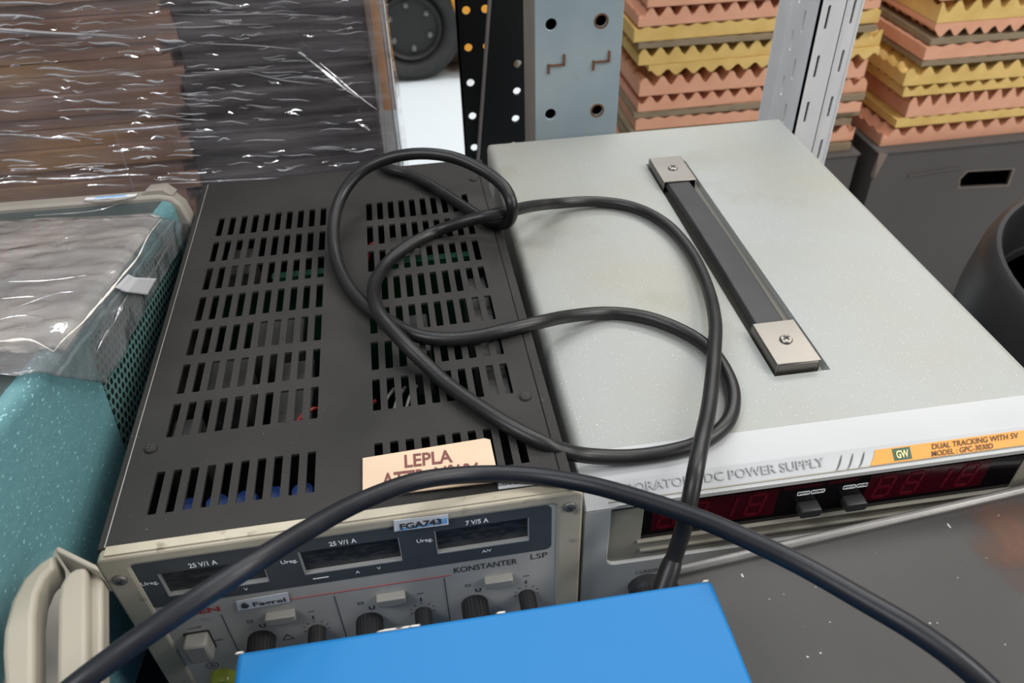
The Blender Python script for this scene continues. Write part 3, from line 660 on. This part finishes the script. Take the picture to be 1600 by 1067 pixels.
# cream bezel
FT = Z + .0178
s = MB(); plate(s, [rrect(U0, 0.018, 0, FT, .004), rrect(U0 + .0118, .026, -.0115, FT - .0062, .003)], .006, 'front', -.0016, .0012)
s.box((U0 + .004, -.0004, FT - .006), (-.004, .0042, FT + .0009))
s.build('bezel_frame', M_CREAM, go, smooth=True)
face = MB(); wins = [(-.1853, -.1418), (-.1262, -.0825), (-.0668, -.0243)]; wz0, wz1 = Z - .0142, Z + .0024
def wl(k): dz = .0009 * (k - 1); return rect(wins[k][0], wz0 + dz, wins[k][1], wz1 + dz)
plate(face, [rect(U0 + .010, .020, -.010, FT - .005), rrect(-.1945, Z - .0215, -.0145, Z + .0098, .003)], .002, 'front', -.0002); face.build('face_plate', M_FACE, go)
s = MB(); plate(s, [rrect(-.1950, Z - .0220, -.0140, Z + .0102, .0032)] + [wl(k) for k in range(3)], .0022, 'front', -.0004); s.build('meter_panel', M_PANEL, go)
for k in range(3):
    a0, b0 = wins[k]; dz = .0009 * (k - 1)
    w_o = MB().box((a0 - .0005, .0016, wz0 - .001), (b0 + .0005, .003, wz1 + .001)).build('meter_window', M_WIN, go)
    MB().box((a0, -.0006, wz0 + dz), (b0, .0016, wz0 + dz + .0007)).box((a0, -.0006, wz0 + dz), (a0 + .0005, .0016, wz1 + dz)).box((b0 - .0004, -.0006, wz0 + dz), (b0, .0016, wz1 + dz)).build('window_sill', mat('grey_window_edge', (.30, .30, .29), .5), w_o)
for k, tx in enumerate(('25 V/1 A', '25 V/1 A', '7 V/5 A')):
    s = MB()
    dz = .0009 * (k - 1); c_ = (wins[k][0] + wins[k][1]) / 2
    text(s, tx, c_ - .002, wz1 + .0016 + dz, .0030, .0118 if k < 2 else .0102, 'front', -.0006, .0001, bold=.0255, align='C')
    text(s, 'Ureg.', wins[k][0] - .0082, Z - .0035 + dz, .0024, .0072, 'front', -.0006, .0001, bold=.025)
    if k < 2:
        text(s, 'A', c_ + .000, wz0 - .0042 + dz, .0020, None, 'front', -.0006, .0001, bold=.025); text(s, 'V', c_ + .0098, wz0 - .0036 + dz, .0020, None, 'front', -.0006, .0001, bold=.025)
        s.box((c_ - .019, -.0006, wz0 - .0040 + dz), (c_ - .012, -.0004, wz0 - .0036 + dz))
    else: text(s, 'A/V', c_ - .001, wz0 - .0036 + dz, .0020, None, 'front', -.0006, .0001, bold=.025)
    s.build('meter_lettering', M_WHITE, go)
s = MB(); text(s, 'KONSTANTER', -.0603, Z - .0298, .0042, .0300, 'front', -.0003, .0001, bold=.01); text(s, 'LSP', -.0238, Z - .0282, .0042, .0080, 'front', -.0003, .0001)
for k in range(3):
    uU = -.1548 + .0513 * k; uI = -.1288 + .0513 * k; dz = .001 * k
    text(s, 'U', uU + .001, Z - .0500 + dz, .0030, .0028, 'front', -.0003, .0001, bold=.03); text(s, 'I', uI - .0004, Z - .0495 + dz, .0030, None, 'front', -.0003, .0001, bold=.03)
    plate(s, [rect(uU - .0035, Z - .0445 + dz, uU - .0010, Z - .0425 + dz), rect(uU - .0032, Z - .0442 + dz, uU - .0013, Z - .0428 + dz)], .0001, 'front', -.0004)
    s.box((uI - .0015, -.0004, Z - .0432 + dz), (uI + .0015, -.0002, Z - .0429 + dz))
    for q in range(-3, 4):
        a_ = PI / 2 + q * .6; s.prism([(uI + .0052 * math.cos(a_ - .03), Z - .0575 + dz + .0052 * math.sin(a_ - .03)), (uI + .0064 * math.cos(a_ - .02), Z - .0575 + dz + .0064 * math.sin(a_ - .02)), (uI + .0064 * math.cos(a_ + .02), Z - .0575 + dz + .0064 * math.sin(a_ + .02)), (uI + .0052 * math.cos(a_ + .03), Z - .0575 + dz + .0052 * math.sin(a_ + .03))], -.0004, -.0002)
    s.box((uU - .0132, -.0004, Z - .085), (uU - .0129, -.0002, Z - .0345 + dz))
plate(s, [circ(-.1825, Z - .0758, .0030, 20), circ(-.1825, Z - .0758, .0027, 20)], .0001, 'front', -.0004)
s.box((-.1840, -.0004, Z - .0765), (-.1810, -.0002, Z - .0762)).box((-.1827, -.0004, Z - .0765), (-.1824, -.0002, Z - .0740))
text(s, 'on/off', -.1850, Z - .0425, .0018, .0065, 'front', -.0003, .0001); text(s, 'POWER', -.1790, Z - .0555, .0018, .0070, 'front', -.0003, .0001)
plate(s, [[(-.1462, Z - .0635), (-.1402, Z - .0635), (-.1432, Z - .0585)], [(-.1455, Z - .0631), (-.1409, Z - .0631), (-.1432, Z - .0593)]], .0001, 'front', -.0004)
s.build('dark_lettering', M_INK, go)
s = MB(); text(s, 'GOSSEN', -.1963, Z - .0315, .0038, .0290, 'front', -.0003, .0001, bold=.03); s.build('red_lettering', M_RED, go)
MB().box((-.139, -.0004, Z - .0312), (-.062, -.0002, Z - .0309)).build('red_rule', M_RED, go)
for k in range(3):
    dz = .001 * k
    for u, rr_, L_ in ((-.1548 + .0513 * k, .0066, .019), (-.1288 + .0513 * k, .0042, .017)):
        Xk = Matrix.Translation((u, -.0002, Z - .0585 + dz)) @ Matrix.Rotation(PI / 2, 4, 'X'); s = MB()
        s.lathe([(rr_ * .93, 0), (rr_ * .93, L_), (rr_ * .8, L_ + .001), (.0001, L_ + .001)], 40, Xk)
        nr = 22 if rr_ > .005 else 16
        for i in range(nr): s.box((rr_ * .9, -.0003, .0006), (rr_, .0003, L_ - .0003), Xk @ Matrix.Rotation(2 * PI * i / nr, 4, 'Z'))
        s.build('knob', M_KNOB, go)
    c_ = -.1423 + .0513 * k; s = MB()
    pts = [(c_ - .0068, Z - .0388 + dz), (c_ + .0068, Z - .0388 + dz), (c_ + .0068, Z - .0432 + dz)] + [(c_ + .0066 * math.cos(a_), Z - .0432 + dz - .0014 * math.sin(a_)) for a_ in (.5, 1.1, 1.6, 2.1, 2.7)] + [(c_ - .0068, Z - .0432 + dz)]
    s.prism(pts, -.0042, .0005); s.build('push_button', M_BUTTON, go, .0006)
s = MB(); plate(s, [rrect(-.1880, Z - .0605, -.1762, Z - .0450, .001)], .0006, 'front', -.0006); s.build('switch_bezel', M_INK, go)
MB().box((-.1875, -.0080, Z - .0600), (-.1765, .0, Z - .0455)).build('power_button', M_BUTTON, go, .0015)
Xk = Matrix.Translation((-.1797, -.0002, Z - .0865)) @ Matrix.Rotation(PI / 2, 4, 'X')
MB().lathe([(.0062, 0), (.0062, .004), (.0050, .006), (.0034, .006), (.0030, .002), (.0020, .002), (.0019, .007), (.0001, .007)], 28, Xk).build('earth_terminal', M_YG, go, smooth=True)
for u in (-.1995, -.0062): screw(go, (u, -.0018, Z + (.0035 if u < -.1 else .0090)), .0031, 'front', mat('dull_screw', (.20, .19, .18), .5, metal=.6))
s = MB()
for u in (-.18, -.03):
    for v in (.03, .29): s.lathe([(.009, 0), (.009, .016)], 16, Matrix.Translation((u, v, 0)))
s.build('feet', M_KNOB, go)
# asset stickers
def gl(p): # world -> supply-local
    return Matrix.Rotation(-.0107, 3, 'Z') @ (Vector(p) - Vector((-.004, -.0369, SHZ)))
def goface(px, py, off=-.0022):
    n_ = Vector((-math.sin(.0107), math.cos(.0107), 0)); P0 = Vector((-.004, -.0369, 0)) + n_ * off; d_ = ray(px, py); t_ = n_.dot(P0 - CLOC) / n_.dot(d_); q = gl(CLOC + d_ * t_); return (q.x, q.z)
def sticker(name, label, quad, m, off=-.0022, thick=.0002):
    pts = [goface(*q, off=off) for q in quad]
    o = MB().prism(pts, off - thick, off, 'xz').build(name, m, go); tag(o, label); return o, pts
st, pts = sticker('inventory_sticker', 'white inventory sticker with blue ink smear', [(616, 830), (701, 819), (700, 803), (615, 813)], M_STICK)
u0, z0 = pts[0]; u1 = pts[1][0]; h = pts[3][1] - pts[0][1]
s = MB(); plate(s, [[(u0 + .0010, z0 + .0003), (u1 - .0006, z0 + .0008), (u1 - .0003, z0 + h * .62), (u1 - .0036, z0 + h * .60), (u1 - .0050, z0 + h * .28), (u0 + .0045, z0 + h * .22)]], .0001, 'front', -.0025); s.build('ink_smear', M_BLUEINK, st)
s = MB(); text(s, 'FGA743', u0 + .0028, z0 + h * .16, h * .52, (u1 - u0) * .76, 'front', -.0027, .0001, bold=.03); s.build('sticker_lettering', M_INK, st)
st, pts = sticker('name_sticker', 'white sticker with a small black emblem and a name', [(372, 954), (453, 940), (450, 925), (369, 939)], M_STICK, -.0006)
u0, z0 = pts[0]; u1 = pts[1][0]; h = pts[3][1] - pts[0][1]
s = MB(); text(s, 'Fagrel', u0 + (u1 - u0) * .32, z0 + h * .30, h * .42, (u1 - u0) * .62, 'front', -.0011, .0001, bold=.02)
ex = u0 + (u1 - u0) * .10
for dx, w_3, a0, b0 in ((0, .0005, .30, .62), (.0008, .0006, .22, .78), (.0017, .0006, .22, .78), (.0026, .0005, .30, .62)): s.box((ex + dx, -.0012, z0 + h * a0), (ex + dx + w_3, -.0010, z0 + h * b0))
s.box((ex, -.0012, z0 + h * .3), (ex + .0031, -.0010, z0 + h * .38)); s.build('sticker_lettering', M_INK, st)
# tan card and white calibration label stuck on the lid
GTW = .0185
def lidpts(quad, z): return [tuple(gl(at(px, py, z)))[:2] for px, py in quad]
quad = lidpts([(567, 779), (780, 753), (766, 688), (757, 686), (567, 717)], GTW + .0008)
s = MB().prism(quad, GT + .0008, GT + .0014, 'xy').build('card_label', M_CARD, go); tag(s, 'tan card label printed with brown letters')
a0 = gl(at(633, 734, GTW)); b0 = gl(at(708, 725, GTW)); c0 = gl(at(597, 766, GTW)); d0 = gl(at(752, 746, GTW))
ra = math.atan2(b0.y - a0.y, b0.x - a0.x)
q = MB(); text(q, 'LEPLA', a0.x, a0.y, .0078, (b0 - a0).length, 'top', GT + .0015, .0001, bold=.022, rot=ra)
text(q, 'ATTR. N\u00b0136', c0.x, c0.y, .0085, (d0 - c0).length, 'top', GT + .0015, .0001, bold=.022, rot=ra); q.build('card_lettering', M_CARDINK, s)
quad = lidpts([(779, 764), (836, 757), (832, 744), (777, 751)], GTW + .0004)
s = MB().prism(quad, GT + .0001, GT + .0009, 'xy').build('calibration_label', M_STICK, go)
a0 = gl(at(779, 762, GTW)); b0 = gl(at(834, 754, GTW))
q = MB(); text(q, 'LIBRAZIONE', a0.x, a0.y, .0034, (b0 - a0).length, 'top', GT + .0009, .0001, rot=ra); q.build('label_lettering', M_INK, s)

# ================================================================ teal oscilloscope, front raised on its handle
SP0 = CLOC + ray(271, 313) * ((-.2225 - CLOC.x) / ray(271, 313).x)
SR = (-.178, 0, -.03)
sc = thing('oscilloscope', 'teal hammered-paint oscilloscope tilted up, with perforated side and beige handle hub', 'oscilloscope', SP0, SR)
SX = Matrix.Translation(SP0) @ Euler(SR, 'XYZ').to_matrix().to_4x4(); SI = SX.inverted(); SI3 = SI.to_3x3(); SC0 = SI @ CLOC
def s_top(px, py, z=0):
    d = SI3 @ ray(px, py); return SC0 + d * ((z - SC0.z) / d.z)
def s_side(px, py, x=0):
    d = SI3 @ ray(px, py); return SC0 + d * ((x - SC0.x) / d.x)
def unfold(px, py):            # pixel to (distance across the top then down the side, depth)
    p = s_top(px, py)
    if p.x <= 0: return (p.x, p.y)
    p = s_side(px, py); return (-p.z, p.y)
TW, TL, TH = .30, .325, .172; r = .007
pr = [(-TW, -TH), (-TW, -r)] + [(-TW + r - r * math.cos(a_), -r + r * math.sin(a_)) for a_ in (.4, .8, 1.2)] + [(-TW + r, 0)] + [(-r, 0)] + [(-r + r * math.sin(a_), -r + r * math.cos(a_)) for a_ in (.25, .5, .75, 1.0, 1.3)] + [(0, -r), (0, -TH)]
MB().prism(pr, -TL, .004, 'xz').build('cabinet', M_TEAL, sc, smooth=True)
ya = s_side(146, 561).y
MB().box((.0, ya, -.12), (.0006, -.012, -.014)).build('perforated_panel', M_DOTS, sc)
MB().box((-TW + .008, -TL + .01, -.0005), (-.0075, -.001, .0005)).build('top_plate', M_TEALD, sc, .0003)
s = MB(); s.prism([(-TW - .004, -TH - .012), (-TW - .004, -.002), (-TW, .004), (-.009, .004), (-.001, .002), (.0045, -.004), (.0075, -.016), (.0075, -.050), (.0045, -.056), (.0045, -TH - .012)], .0, .014); s.build('rear_frame', M_TAUPE, sc, .002, smooth=True)
MB().prism([(-.022, .003), (-.017, .0075), (-.006, .0075), (.000, .002)], .003, .016).build('rear_foot', M_TAUPE, sc, .001)
cs = s_top(166, 317, .004)
seal = MB(); plate(seal, [[(cs.x + .0165 * math.cos(a_ * PI / 12), .0025 + .0075 * math.sin(a_ * PI / 12)) for a_ in range(24)]], .0003, 'top', .0046); seal = seal.build('oval_seal', M_FOIL, sc)
MB().box((cs.x - .0165, .0005, .0046), (cs.x + .0165, .0050, .0049)).build('seal_strip', M_STICK, seal)
MB().box((cs.x - .010, .0014, .0049), (cs.x + .010, .0040, .0051)).build('blue_print', M_BLUEINK, seal)
# handle hub in front: cheeks of different heights
def hub(name, out, z, depth, bev=.002, m=M_BEIGE):
    p = [at(x, y, z) for x, y in out]
    return MB().prism([(q.x, q.y) for q in p], z - depth, z, 'xy', SI).build(name, m, sc, bev, 3, smooth=True)
hub('handle_hub', [(-60, 1000), (-45, 950), (-25, 920), (0, 896), (20, 876), (45, 861), (70, 856), (92, 854), (110, 870), (122, 890), (122, 1120), (-60, 1120)], .012, .02, m=M_TAUPE)
hub('hub_cheek', [(86, 862), (60, 878), (35, 903), (16, 938), (4, 985), (2, 1020), (8, 1120), (52, 1120), (53, 960), (58, 925), (70, 898), (86, 886)], .042, .012)
hub('hub_cheek', [(136, 884), (118, 886), (102, 896), (92, 915), (89, 940), (86, 1120), (136, 1120)], .044, .012)
hub('hub_rib', [(139, 882), (150, 890), (160, 907), (160, 1120), (138, 1120)], .040, .008)
hub('hub_wall', [(86, 855), (92, 853), (150, 882), (156, 892), (139, 886), (88, 862)], .045, .014, .0008)
MB().box((-.236, -.10, -.159), (-.222, -.085, .0), SI).build('tilt_handle', M_BEIGE, sc, .002)
MB().box((-.53, -.10, -.159), (-.222, -.085, -.145), SI).build('tilt_handle', M_BEIGE, sc, .002)

# ================================================================ plastic bag and paper draped over the scope
def sheet(name, quad, z, m, label, cat, nx=60, ny=40, amp=.0012, seed=0, thick=.0003, parent=None, sx=30, bend=.005):
    T_, B_ = [[Vector((*unfold(px, py), 0)) for px, py in row] for row in quad]; vs = []; fs = []
    def pl_(row, u):
        if len(row) == 2: return row[0].lerp(row[1], u)
        return row[0].lerp(row[1], u / .6) if u < .6 else row[1].lerp(row[2], (u - .6) / .4)
    for j in range(ny + 1):
        for i in range(nx + 1):
            u, v = i / nx, j / ny; p = pl_(T_, u) * (1 - v) + pl_(B_, u) * v
            w = noise.noise(Vector((p.x * sx + seed, p.y * sx * 1.8, seed))) * amp + noise.noise(Vector((p.x * sx * 3 + seed, p.y * sx * 4, seed))) * amp * .4
            h_ = z + abs(w)
            if p.x < -bend: q = Vector((p.x, p.y, h_))
            elif p.x < bend:
                t_ = (p.x + bend) / (2 * bend) * PI / 2; R_ = bend * 1.27; q = Vector((-bend + (R_ + h_ - .001) * math.sin(t_), p.y, -R_ + .001 + (R_ + h_ - .001) * math.cos(t_)))
            else: q = Vector((bend * .27 + h_ + (p.x - bend) * .06, p.y, -p.x - .0005))
            vs.append(SX @ q)
    for j in range(ny):
        for i in range(nx): k = j * (nx + 1) + i; fs.append((k, k + 1, k + nx + 2, k + nx + 1))
    o = MB().add(vs, fs).build(name, m, parent, smooth=True)
    md = o.modifiers.new('solid', 'SOLIDIFY'); md.thickness = thick
    if not parent: tag(o, label, cat)
    return o
sheet('paper_sheet', [[(-330, 372), (236, 341), (249, 340)], [(-560, 568), (56, 551), (96, 548)]], .0010, M_PAPER, 'folded cream paper sleeve lying inside the clear bag on the oscilloscope', 'paper', amp=.0015, seed=4, thick=.0004)
bag = thing('plastic_bag', 'clear crinkled plastic bag around a cream sheet on top of the oscilloscope', 'bag')
bt = sheet('bag_film', [[(-320, 366), (243, 345), (287, 349)], [(-600, 604), (30, 598), (144, 600)]], .0034, M_BAG, '', '', amp=.0026, seed=1, thick=.0002, nx=120, ny=70, sx=26, parent=bag)
sheet('sealed_sleeve', [[(-330, 368), (238, 339), (251, 338)], [(-560, 572), (52, 556), (95, 553)]], .0022, M_BAGIN, '', '', amp=.0020, seed=2, thick=.0002, nx=70, ny=50, sx=20, parent=bag)
sheet('tape_strip', [[(183, 434), (221, 436)], [(164, 456), (205, 462)]], .0064, M_TAPE, '', '', amp=.0004, seed=3, thick=.0002, parent=bag, nx=14, ny=8)

def crease(pts, r, m, name, off=.007):
    q = []
    for px, py in pts:
        p = s_top(px, py)
        q.append(SX @ (Vector((p.x, p.y, off)) if p.x < -.004 else s_side(px, py, off)))
    q = catmull(q, 5); n = len(q); rr = random.Random(len(pts))
    MB().tube(q, [r * rr.uniform(.5, 1.2) * max(.2, math.sin(PI * (k + .5) / n)) for k in range(n)], 6, False).build(name, m, bag, smooth=True)
crease([(276, 362), (262, 385), (249, 408), (240, 428)], .0009, M_GLINT, 'bag_crease_glint')  # bright tubes stand in for the highlights along the bag edge
crease([(240, 425), (234, 432), (228, 444), (221, 452)], .0014, M_GLINT, 'bag_crease_glint')
crease([(199, 462), (190, 478), (184, 492), (178, 505)], .0012, M_GLINT, 'bag_crease_glint')
crease([(178, 505), (170, 515), (160, 532), (150, 552)], .0008, M_GLINT, 'bag_crease_glint')
crease([(252, 342), (232, 368), (215, 402), (190, 432), (172, 455), (148, 482), (128, 505), (100, 530), (84, 549)], .0007, M_PAPER, 'sleeve_seam', .006)
crease([(-20, 552), (20, 551), (55, 550), (84, 549)], .0008, M_PAPER, 'sleeve_seam', .006)
for P_ in ([(20, 458), (80, 456), (140, 448)], [(30, 500), (90, 478), (120, 474)], [(92, 404), (104, 390), (128, 384)], [(0, 520), (40, 512), (90, 516)], [(10, 485), (60, 482), (100, 490)], [(200, 330), (150, 345), (60, 352)]):
    crease(P_, .0005, M_GLINT, 'bag_crease_glint', .0065)  # thin creases with their gloss streaks built in as pale tubes

# ================================================================ blue box in front
a = at(370, 1018, .03); b = at(1112, 904, .03)
bl = thing('blue_metal_case', 'bright blue painted metal case in the foreground with chipped edges', 'case', (a.x, a.y, SHZ), (0, 0, math.atan2(b.y - a.y, b.x - a.x)))
BW = (b - a).length
MB().box((0, -.22, 0), (BW, 0, Z + .03)).build('case_body', M_BLUE, bl, .0022, 4)
rnd = random.Random(2)
for t_, l_ in ((.31, .010), (.335, .006), (.54, .0035), (.36, .004), (.985, .0025), (.005, .003)):
    s = MB(); u = BW * t_; s.prism([(u - l_ / 2, -.0007), (u - l_ * .2, -.0002), (u + l_ / 2, -.0003), (u + l_ * .3, -.0009), (u - l_ * .3, -.0008)], Z + .0292, Z + .0301, 'xy'); s.build('paint_chip', M_CHIP, bl)

# ================================================================ dark grey case on the right
a = at(1036, 888, -.03); b = at(1600, 757, -.03); yw = math.atan2(b.y - a.y, b.x - a.x)
dk = thing('dark_grey_case', 'dark grey steel case with raised worn rear lip and rust stain at front right', 'case', (a.x, a.y, SHZ), (0, 0, yw))
MB().box((.0035, -.26, 0), (.29, -.002, Z - .0325)).build('case_body', M_DARK, dk, .001)
s = MB(); zl = Z - .0305
s.prism([(-.0040, zl - .003), (-.0045, zl), (-.0030, zl + .0016), (-.0010, zl + .0016), (.0004, zl), (.0004, zl - .003)], 0, .292, 'yz'); s.box((.0, -.0005, .0), (.291, .0004, zl - .003)); s.build('rear_lip', M_LIP, dk, .0005)
# rust stain: irregular thin patch
rc = at(1600, 850, -.032); DI = (Matrix.Translation((a.x, a.y, SHZ)) @ Matrix.Rotation(yw, 4, 'Z')).inverted(); rc = DI @ rc
MRS = bpy.data.materials.new('rust_stain'); MRS.use_nodes = True
n_ = MRS.node_tree.nodes; L_ = MRS.node_tree.links; bs = n_['Principled BSDF']; bs.inputs['Base Color'].default_value = (.12, .045, .02, 1); bs.inputs['Roughness'].default_value = .6
tcx = n_.new('ShaderNodeTexCoord'); mpx = n_.new('ShaderNodeMapping'); mpx.inputs['Location'].default_value = (-rc.x / .035, -rc.y / .045, 0); mpx.inputs['Scale'].default_value = (1 / .035, 1 / .045, 0)
gr = n_.new('ShaderNodeTexGradient'); gr.gradient_type = 'SPHERICAL'; nz = n_.new('ShaderNodeTexNoise'); nz.inputs['Scale'].default_value = 55; nz.inputs['Detail'].default_value = 6
mm = n_.new('ShaderNodeMath'); mm.operation = 'MULTIPLY'; mr = n_.new('ShaderNodeMapRange'); mr.inputs[1].default_value = .12; mr.inputs[2].default_value = .5; mr.inputs[4].default_value = .85
L_.new(tcx.outputs['Object'], mpx.inputs[0]); L_.new(mpx.outputs[0], gr.inputs[0]); L_.new(tcx.outputs['Object'], nz.inputs['Vector']); L_.new(gr.outputs['Fac'], mm.inputs[0]); L_.new(nz.outputs['Fac'], mm.inputs[1]); L_.new(mm.outputs[0], mr.inputs[0]); L_.new(mr.outputs[0], bs.inputs['Alpha'])
MB().box((max(rc.x - .045, .006), rc.y - .055, Z - .0326), (min(rc.x + .045, .289), rc.y + .055, Z - .0322)).build('rust_stain', MRS, dk)

# ================================================================ cables
RC = .00385
zl = .0185 + RC
c = []
for px, py, d in ((1020, 965, .352), (1035, 925, .353), (1050, 880, .355), (1064, 838, .352), (1075, 795, .348), (1086, 740, .350)): c.append(atd(px, py, d))
for px, py, z in ((1095, 695, .020), (1106, 645, .018), (1112, 600, .0165), (1116, 550, .015), (1117, 500, .012), (1104, 445, .007), (1078, 392, .0045), (1040, 350, .004), (990, 324, .004), (930, 315, .005), (870, 318, .010), (832, 322, .024), (800, 329, .033),
                 (765, 337, .034), (730, 345, zl + .008), (680, 362, zl), (632, 388, zl), (600, 417, zl), (584, 450, zl + .004), (592, 488, zl + .009), (626, 530, zl + .007), (662, 566, zl + .003), (705, 605, zl), (783, 658, zl), (845, 691, .020), (880, 704, .015), (920, 712, .0085), (985, 714, .0045), (1050, 705, .0042), (1100, 689, .0042), (1136, 660, .0042), (1146, 622, .0042), (1136, 585, .0042), (1110, 547, .0042), (1068, 518, .004), (1010, 496, .004), (950, 489, .004), (890, 494, .010), (845, 503, .019), (790, 516, zl), (740, 527, zl),
                 (690, 530, zl), (645, 522, zl), (608, 502, zl - .001), (575, 482, zl - .0005), (545, 448, zl), (526, 405, zl + .002), (521, 355, zl + .008), (533, 308, zl + .016), (562, 270, zl + .025), (606, 248, zl + .032), (656, 240, zl + .036), (708, 246, zl + .036), (756, 267, zl + .032), (788, 293, zl + .027), (800, 322, zl + .020), (796, 344, zl + .007), (779, 350, zl), (752, 340, zl), (716, 317, zl), (678, 293, zl), (640, 273, zl), (606, 263, zl)): c.append(at(px, py, z))
c += [Vector((-.088, .300, .016)), Vector((-.095, .312, -.03)), Vector((-.098, .318, -.10)), Vector((-.10, .33, -.152))]
cb = thing('coiled_cable', 'black rubber cable coiled across the tops of both power supplies', 'cable')
MB().tube(catmull(c, 8), RC, 20).build('cable_sheath', M_CABLE, cb, smooth=True)
p0, p1 = c[0], c[2]; dv = (p1 - p0).normalized()
MB().tube([p0 - dv * .02, p0, p1 - dv * .004, p1, p1 + dv * .002], [.0042, .0046, .0048, .0044, .0040], 24).build('plug_boot', M_CABLE, cb, smooth=True)
F_ = [(60, 1120, .232), (130, 1063, .235), (190, 1018, .240), (255, 972, .245), (330, 922, .253), (400, 877, .264), (480, 828, .285), (560, 785, .308), (650, 752, .330), (740, 741, .343), (830, 743, .345), (920, 757, .337), (1010, 782, .322), (1100, 813, .306), (1180, 848, .291), (1260, 887, .277), (1350, 938, .264), (1430, 985, .254), (1500, 1035, .247), (1560, 1090, .243), (1600, 1140, .242)]
o = MB().tube(catmull([atd(*q) for q in F_], 8), .0038, 20).build('loose_cable', M_CABLE2, None, smooth=True)
tag(o, 'thick blue-black cable arching across the foreground over the blue case', 'cable')
